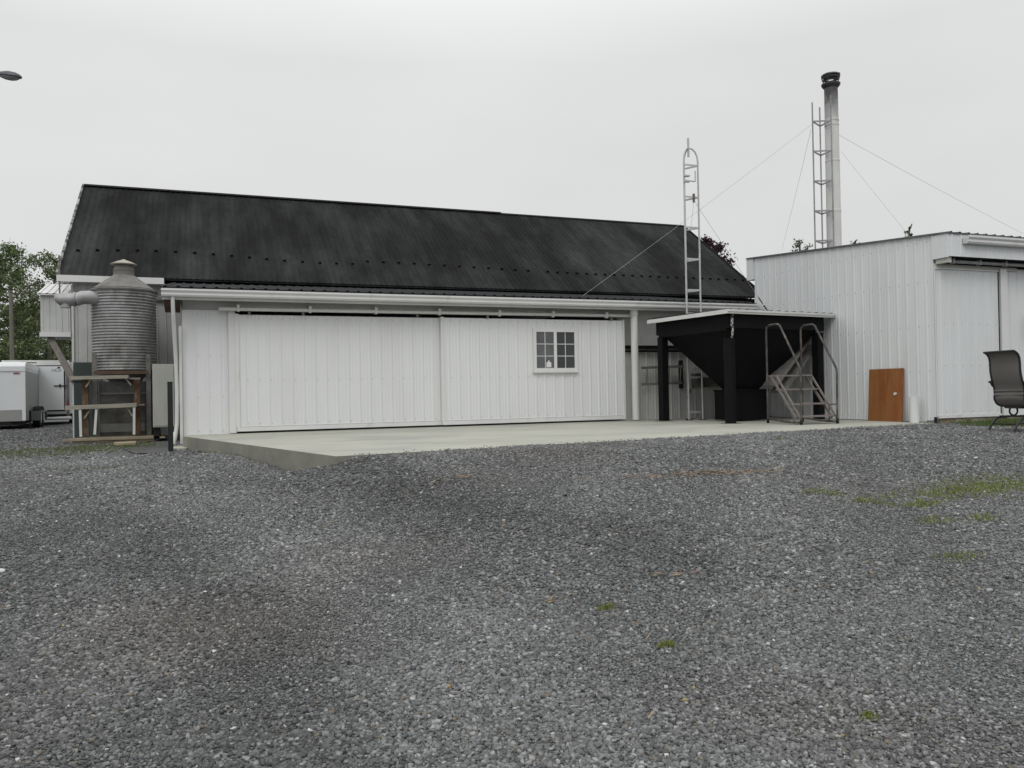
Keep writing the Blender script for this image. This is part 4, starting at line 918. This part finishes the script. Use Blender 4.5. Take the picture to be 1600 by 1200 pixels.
for s_ in (-1, 1):
    MB().tube([cp(x, s_ * (W2 + .005), z) for x, z in bs], .016, 8).build('side_rail', CHFR, ch, True)
    arm = smoothp([(-.10, .80), (-.04, .72), (.08, .655), (.3, .65), (.5, .655), (.58, .62), (.58, .54), (.52, .50), (.46, .53), (.47, .58)])
    MB().tube([cp(x, s_ * (W2 + .045), z) for x, z in arm], .015, 8).build('armrest', CHFR, ch, True)
    MB().tube([cp(.05 + .085 * math.cos(t), s_ * (W2 + .03), .54 + .085 * math.sin(t)) for t in [math.pi * (.35 + 1.3 * k / 14) for k in range(15)]], .013, 8).build('scroll', CHFR, ch, True)
    MB().tube([cp(x, s_ * .25, z) for x, z in smoothp([(-.22, .0), (-.17, .10), (-.08, .19), (.04, .225), (.3, .225), (.55, .225), (.68, .18), (.76, .09), (.8, 0)])], .017, 8).build('base_rail', CHFR, ch, True)
    MB().tube([cp(.16 + .075 * math.cos(t), s_ * .16, .32 + .075 * math.sin(t)) for t in [2 * math.pi * k / 18 for k in range(19)]], .014, 8).build('spring_ring', CHFR, ch, True)
MB().bar(cp(-.078, -W2, .60), cp(-.078, W2, .61), .012, .035).bar(cp(-.088, -W2, .66), cp(-.088, W2, .67), .008, .02).build('seam_band', GALVD, ch)
MB().tube([cp(-.05, -W2, .62), cp(-.05, W2, .62)], .012, 8).tube([cp(-.13, -W2, .82), cp(-.13, -W2 - .05, .80)], .012, 8).tube([cp(-.25, -W2, 1.30), cp(-.25, W2, 1.30)], .014, 8).build('cross_rail', CHFR, ch, True)
MB().bar(cp(.0, 0, .38), cp(.5, 0, .38), .34, .03).bar(cp(.0, -.26, .235), cp(.0, .26, .235), .03, .02).bar(cp(.5, -.26, .235), cp(.5, .26, .235), .03, .02).bar(cp(-.15, -.25, .11), cp(-.15, .25, .11), .02, .02).bar(cp(.72, -.25, .11), cp(.72, .25, .11), .02, .02).bar(cp(-.14, 0, .11), cp(.72, 0, .11), .02, .02).build('seat_frame', CHFR, ch)

# ------------------------------------------------------------------ street lamp, pole
lm_ = thing('street_lamp', (-6.6, 25.9, .75), 'grey cobra-head street lamp on an arm at the left edge of the sky', 'street lamp')
d3 = Vector((-.55, .86, 0)).normalized(); hc = Vector((-4.93, 25.36, 10.52))
dirn = R3
m = MB(); prof = [(-.34, .02, .03), (-.28, .06, .05), (-.15, .12, .09), (.02, .15, .115), (.18, .135, .10), (.28, .09, .065), (.325, .03, .03)]
k = 16; vs = []; fs = []
for t, wy, hz in prof:
    c_ = hc + dirn * t * 1.12 + Vector((0, 0, -.14 * t))
    for i in range(k):
        a = 2 * math.pi * i / k; zz = 1.25 * math.sin(a) * hz * (1.0 if math.sin(a) > 0 else .25); vs.append(c_ + F3 * (math.cos(a) * wy) + Vector((0, 0, zz)))
for i in range(len(prof) - 1):
    for j in range(k): fs.append((i * k + j, i * k + (j + 1) % k, (i + 1) * k + (j + 1) % k, (i + 1) * k + j))
m.add(vs, fs + [tuple(range(k))[::-1], tuple(range((len(prof) - 1) * k, len(prof) * k))]); m.build('housing', LAMPM, lm_, True)
m = MB(); vs = []; fs = []
for t, wy, hz in [(-.24, .01, .0), (-.2, .07, .04), (-.08, .115, .085), (.05, .125, .10), (.17, .10, .085), (.26, .05, .04), (.28, .01, 0)]:
    c_ = hc + dirn * t * 1.12 + Vector((0, 0, -.14 * t - .012))
    for i in range(k):
        a = 2 * math.pi * i / k; vs.append(c_ + F3 * (math.cos(a) * wy) + Vector((0, 0, math.sin(a) * hz * (1 if math.sin(a) < 0 else .2))))
for i in range(6):
    for j in range(k): fs.append((i * k + j, i * k + (j + 1) % k, (i + 1) * k + (j + 1) % k, (i + 1) * k + j))
m.add(vs, fs); m.build('lens', LAMPG, lm_, True)
e = hc - dirn * .32 + Vector((0, 0, .05)); pb = hc - dirn * 1.9
MB().tube([e, e - dirn * .6 + Vector((0, 0, .02)), Vector((pb.x, pb.y, 10.1))], .035, 10).build('arm', LAMPM, lm_, True)
MB().tube([(pb.x, pb.y, .7), (pb.x, pb.y, 10.3)], [.12, .08], 12).build('pole', POLE, lm_, True)
up = thing('utility_pole', (-8.0, 41.0, .8), 'thin grey wooden utility pole in front of the trees', 'utility pole')
MB().tube([(-7.95, 41.0, .7), (-7.98, 41.0, 6.4)], [.095, .07], 10).build('pole', POLE, up, True)
MB().tube([(-7.98, 41.0, 6.4), (-7.98, 41.0, 6.47)], .085, 10).build('cap', POLE, up)

# ------------------------------------------------------------------ trees
def tree(x, y, h, cr_w, label, col, col_b, nleaf=9000, leaf=.13, base=.75, group=None, crown_low=.25, cat='tree', dens=1., name='tree', seed=0, spread=1.):
    rg = np.random.default_rng(100 + seed); rr = random.Random(seed)
    t = thing(name, (x, y, base), label, cat, group)
    m = MB(); tips = []
    lean = Vector((rr.uniform(-.4, .4), rr.uniform(-.4, .4), 0))
    def trunkp(q): return Vector((x, y, base)) + lean * q + Vector((math.sin(q * 5 + seed) * .12, math.cos(q * 4) * .12, h * .93 * q))
    m.tube([trunkp(k / 7) for k in range(8)], [h * .018 * (1 - .85 * k / 7) + .015 for k in range(8)], 8)
    nb = 34
    for b in range(nb):
        q = crown_low + (1 - crown_low) * (b + .5) / nb; p = trunkp(q); a = b * 2.4 + rr.uniform(-.5, .5)
        prof = math.sin(math.pi * min(1, max(0, ((q - crown_low) / (1 - crown_low))) * .82 + .16)) ** .7
        L_ = cr_w * prof * rr.uniform(.55, 1.12)
        e = p + Vector((math.cos(a) * L_, math.sin(a) * L_, L_ * rr.uniform(.15, .6)))
        mid_ = p.lerp(e, .5) + Vector((rr.uniform(-.1, .1), rr.uniform(-.1, .1), rr.uniform(-.1, .15)))
        m.tube([p, mid_, e], [h * .0055 * (1.2 - q) + .014, .02, .008], 5, cap=False)
        for s_ in range(7):
            f_ = rr.uniform(.35, 1.05); c_ = p.lerp(e, f_) + Vector((rr.gauss(0, .12), rr.gauss(0, .12), rr.gauss(0, .1))) * L_ * .9
            tips.append((c_, rr.uniform(.5, 1.3)))
            m.tube([p.lerp(e, min(f_, 1)), c_], [.012, .005], 4, cap=False)
    m.build('trunk', BARK, t)
    tp = np.array([c_[:] for c_, _ in tips]); ts = np.array([s_ for _, s_ in tips])
    br = rg.uniform(.7, 1.25, len(tips)); mixv = rg.random(len(tips))
    k = rg.integers(0, len(tips), int(nleaf * dens)); c = tp[k] + rg.normal(0, 1, (len(k), 3)) * (np.array([.22, .22, .17]) * spread * cr_w / 2.4)[None] * ts[k][:, None]
    m_ = len(k); nrm_ = rg.normal(0, 1, (m_, 3)) + np.array([0, 0, .4]); nrm_ /= np.linalg.norm(nrm_, axis=1)[:, None]
    a = np.cross(nrm_, rg.normal(0, 1, (m_, 3))); a /= np.linalg.norm(a, axis=1)[:, None]; b = np.cross(nrm_, a)
    s = leaf * rg.uniform(.6, 1.25, m_)[:, None]
    q = np.stack([c - a * s * .5, c + b * s * .33, c + a * s * .55, c - b * s * .33], 1)
    colr = (np.array(col)[None] * (1 - mixv[k])[:, None] + np.array(col_b)[None] * mixv[k][:, None]) * br[k][:, None] * rg.uniform(.75, 1.25, (m_, 1))
    np_mesh('crown', q.reshape(-1, 3), np.arange(m_ * 4).reshape(-1, 4), LEAF, np.repeat(colr, 4, 0), t)
    return t
LG, DG, MG = (.12, .17, .07), (.050, .075, .034), (.10, .14, .055)
GRP = 'trees beyond the trailers'
tree(-9.6, 51, 10.0, 2.3, 'light green aspen with gaps of sky behind the bump-out of the barn', (.19, .23, .11), MG, 9000, .15, group=GRP, seed=1)
tree(-8.0, 50, 9.2, 2.2, 'pale leafy tree nearest the barn gable', (.20, .24, .14), MG, 7000, .15, group=GRP, seed=2)
tree(-11.3, 53, 10.1, 2.0, 'slender green tree at the left edge with a forked top', (.16, .21, .085), MG, 9000, .15, group=GRP, seed=3)
tree(-13.6, 54, 9.4, 2.4, 'dark bushy tree cut off by the left edge', DG, MG, 9000, .16, group=GRP, seed=4)
tree(-10.6, 58.5, 7.2, 2.6, 'low dark tree filling the gap behind the utility pole', DG, MG, 11000, .18, group=GRP, seed=5, crown_low=.05)
tree(-7.6, 60, 6.6, 2.8, 'low dark tree behind the diagonal brace', DG, MG, 11000, .18, group=GRP, seed=6, crown_low=.05)
tree(-5.6, 56, 6.2, 2.4, 'round dark green tree half hidden by the barn wall', DG, MG, 8000, .18, group=GRP, seed=8, crown_low=.05)
tree(-16.5, 60, 8.2, 3.0, 'broad dark tree outside the left of the yard', DG, MG, 8000, .2, group=GRP, seed=9, crown_low=.05)
def hedge(name, x0, x1, y, h, m_, label):
    c = np.stack([rng.uniform(x0, x1, m_), y + rng.normal(0, 1.2, m_), .7 + h * rng.beta(1.6, 1.4, m_)], 1)
    c[:, 2] *= 1 + .12 * np.sin(c[:, 0] * 1.3)
    nrm_ = rng.normal(0, 1, (m_, 3)); nrm_ /= np.linalg.norm(nrm_, axis=1)[:, None]
    a = np.cross(nrm_, rng.normal(0, 1, (m_, 3))); a /= np.linalg.norm(a, axis=1)[:, None]; b = np.cross(nrm_, a); s = .24 * rng.uniform(.6, 1.3, m_)[:, None]
    q = np.stack([c - a * s * .5, c + b * s * .35, c + a * s * .5, c - b * s * .35], 1)
    colr = np.array((.035, .062, .018))[None] * rng.uniform(.5, 1.9, (m_, 1))
    o = np_mesh(name, q.reshape(-1, 3), np.arange(m_ * 4).reshape(-1, 4), LEAF, np.repeat(colr, 4, 0)); tag(o, label, 'bushes', kind='stuff')
hedge('undergrowth', -32, 6, 63, 4.6, 42000, 'dense green undergrowth filling the ground below the trees')
tree(35.3, 50, 12.3, 2.6, 'purple leaved tree peeping over the right end of the barn roof', (.060, .028, .034), (.035, .018, .022), 10000, .2, seed=12, base=.85)
tree(21.2, 24.0, 6.65, 1.0, 'green tree top just showing above the shed roof left of the chimney', DG, MG, 1500, .09, seed=14, base=.85, group='tree tops above the shed roof', spread=.8)
tree(24.0, 22.8, 7.1, .45, 'small green tree top above the middle of the shed roof', DG, MG, 1000, .09, seed=15, base=.85, group='tree tops above the shed roof', spread=.8)
tree(22.85, 23.4, 6.55, .8, 'lowest green tree top just right of the chimney', DG, MG, 1000, .09, seed=16, base=.85, group='tree tops above the shed roof', spread=.8)
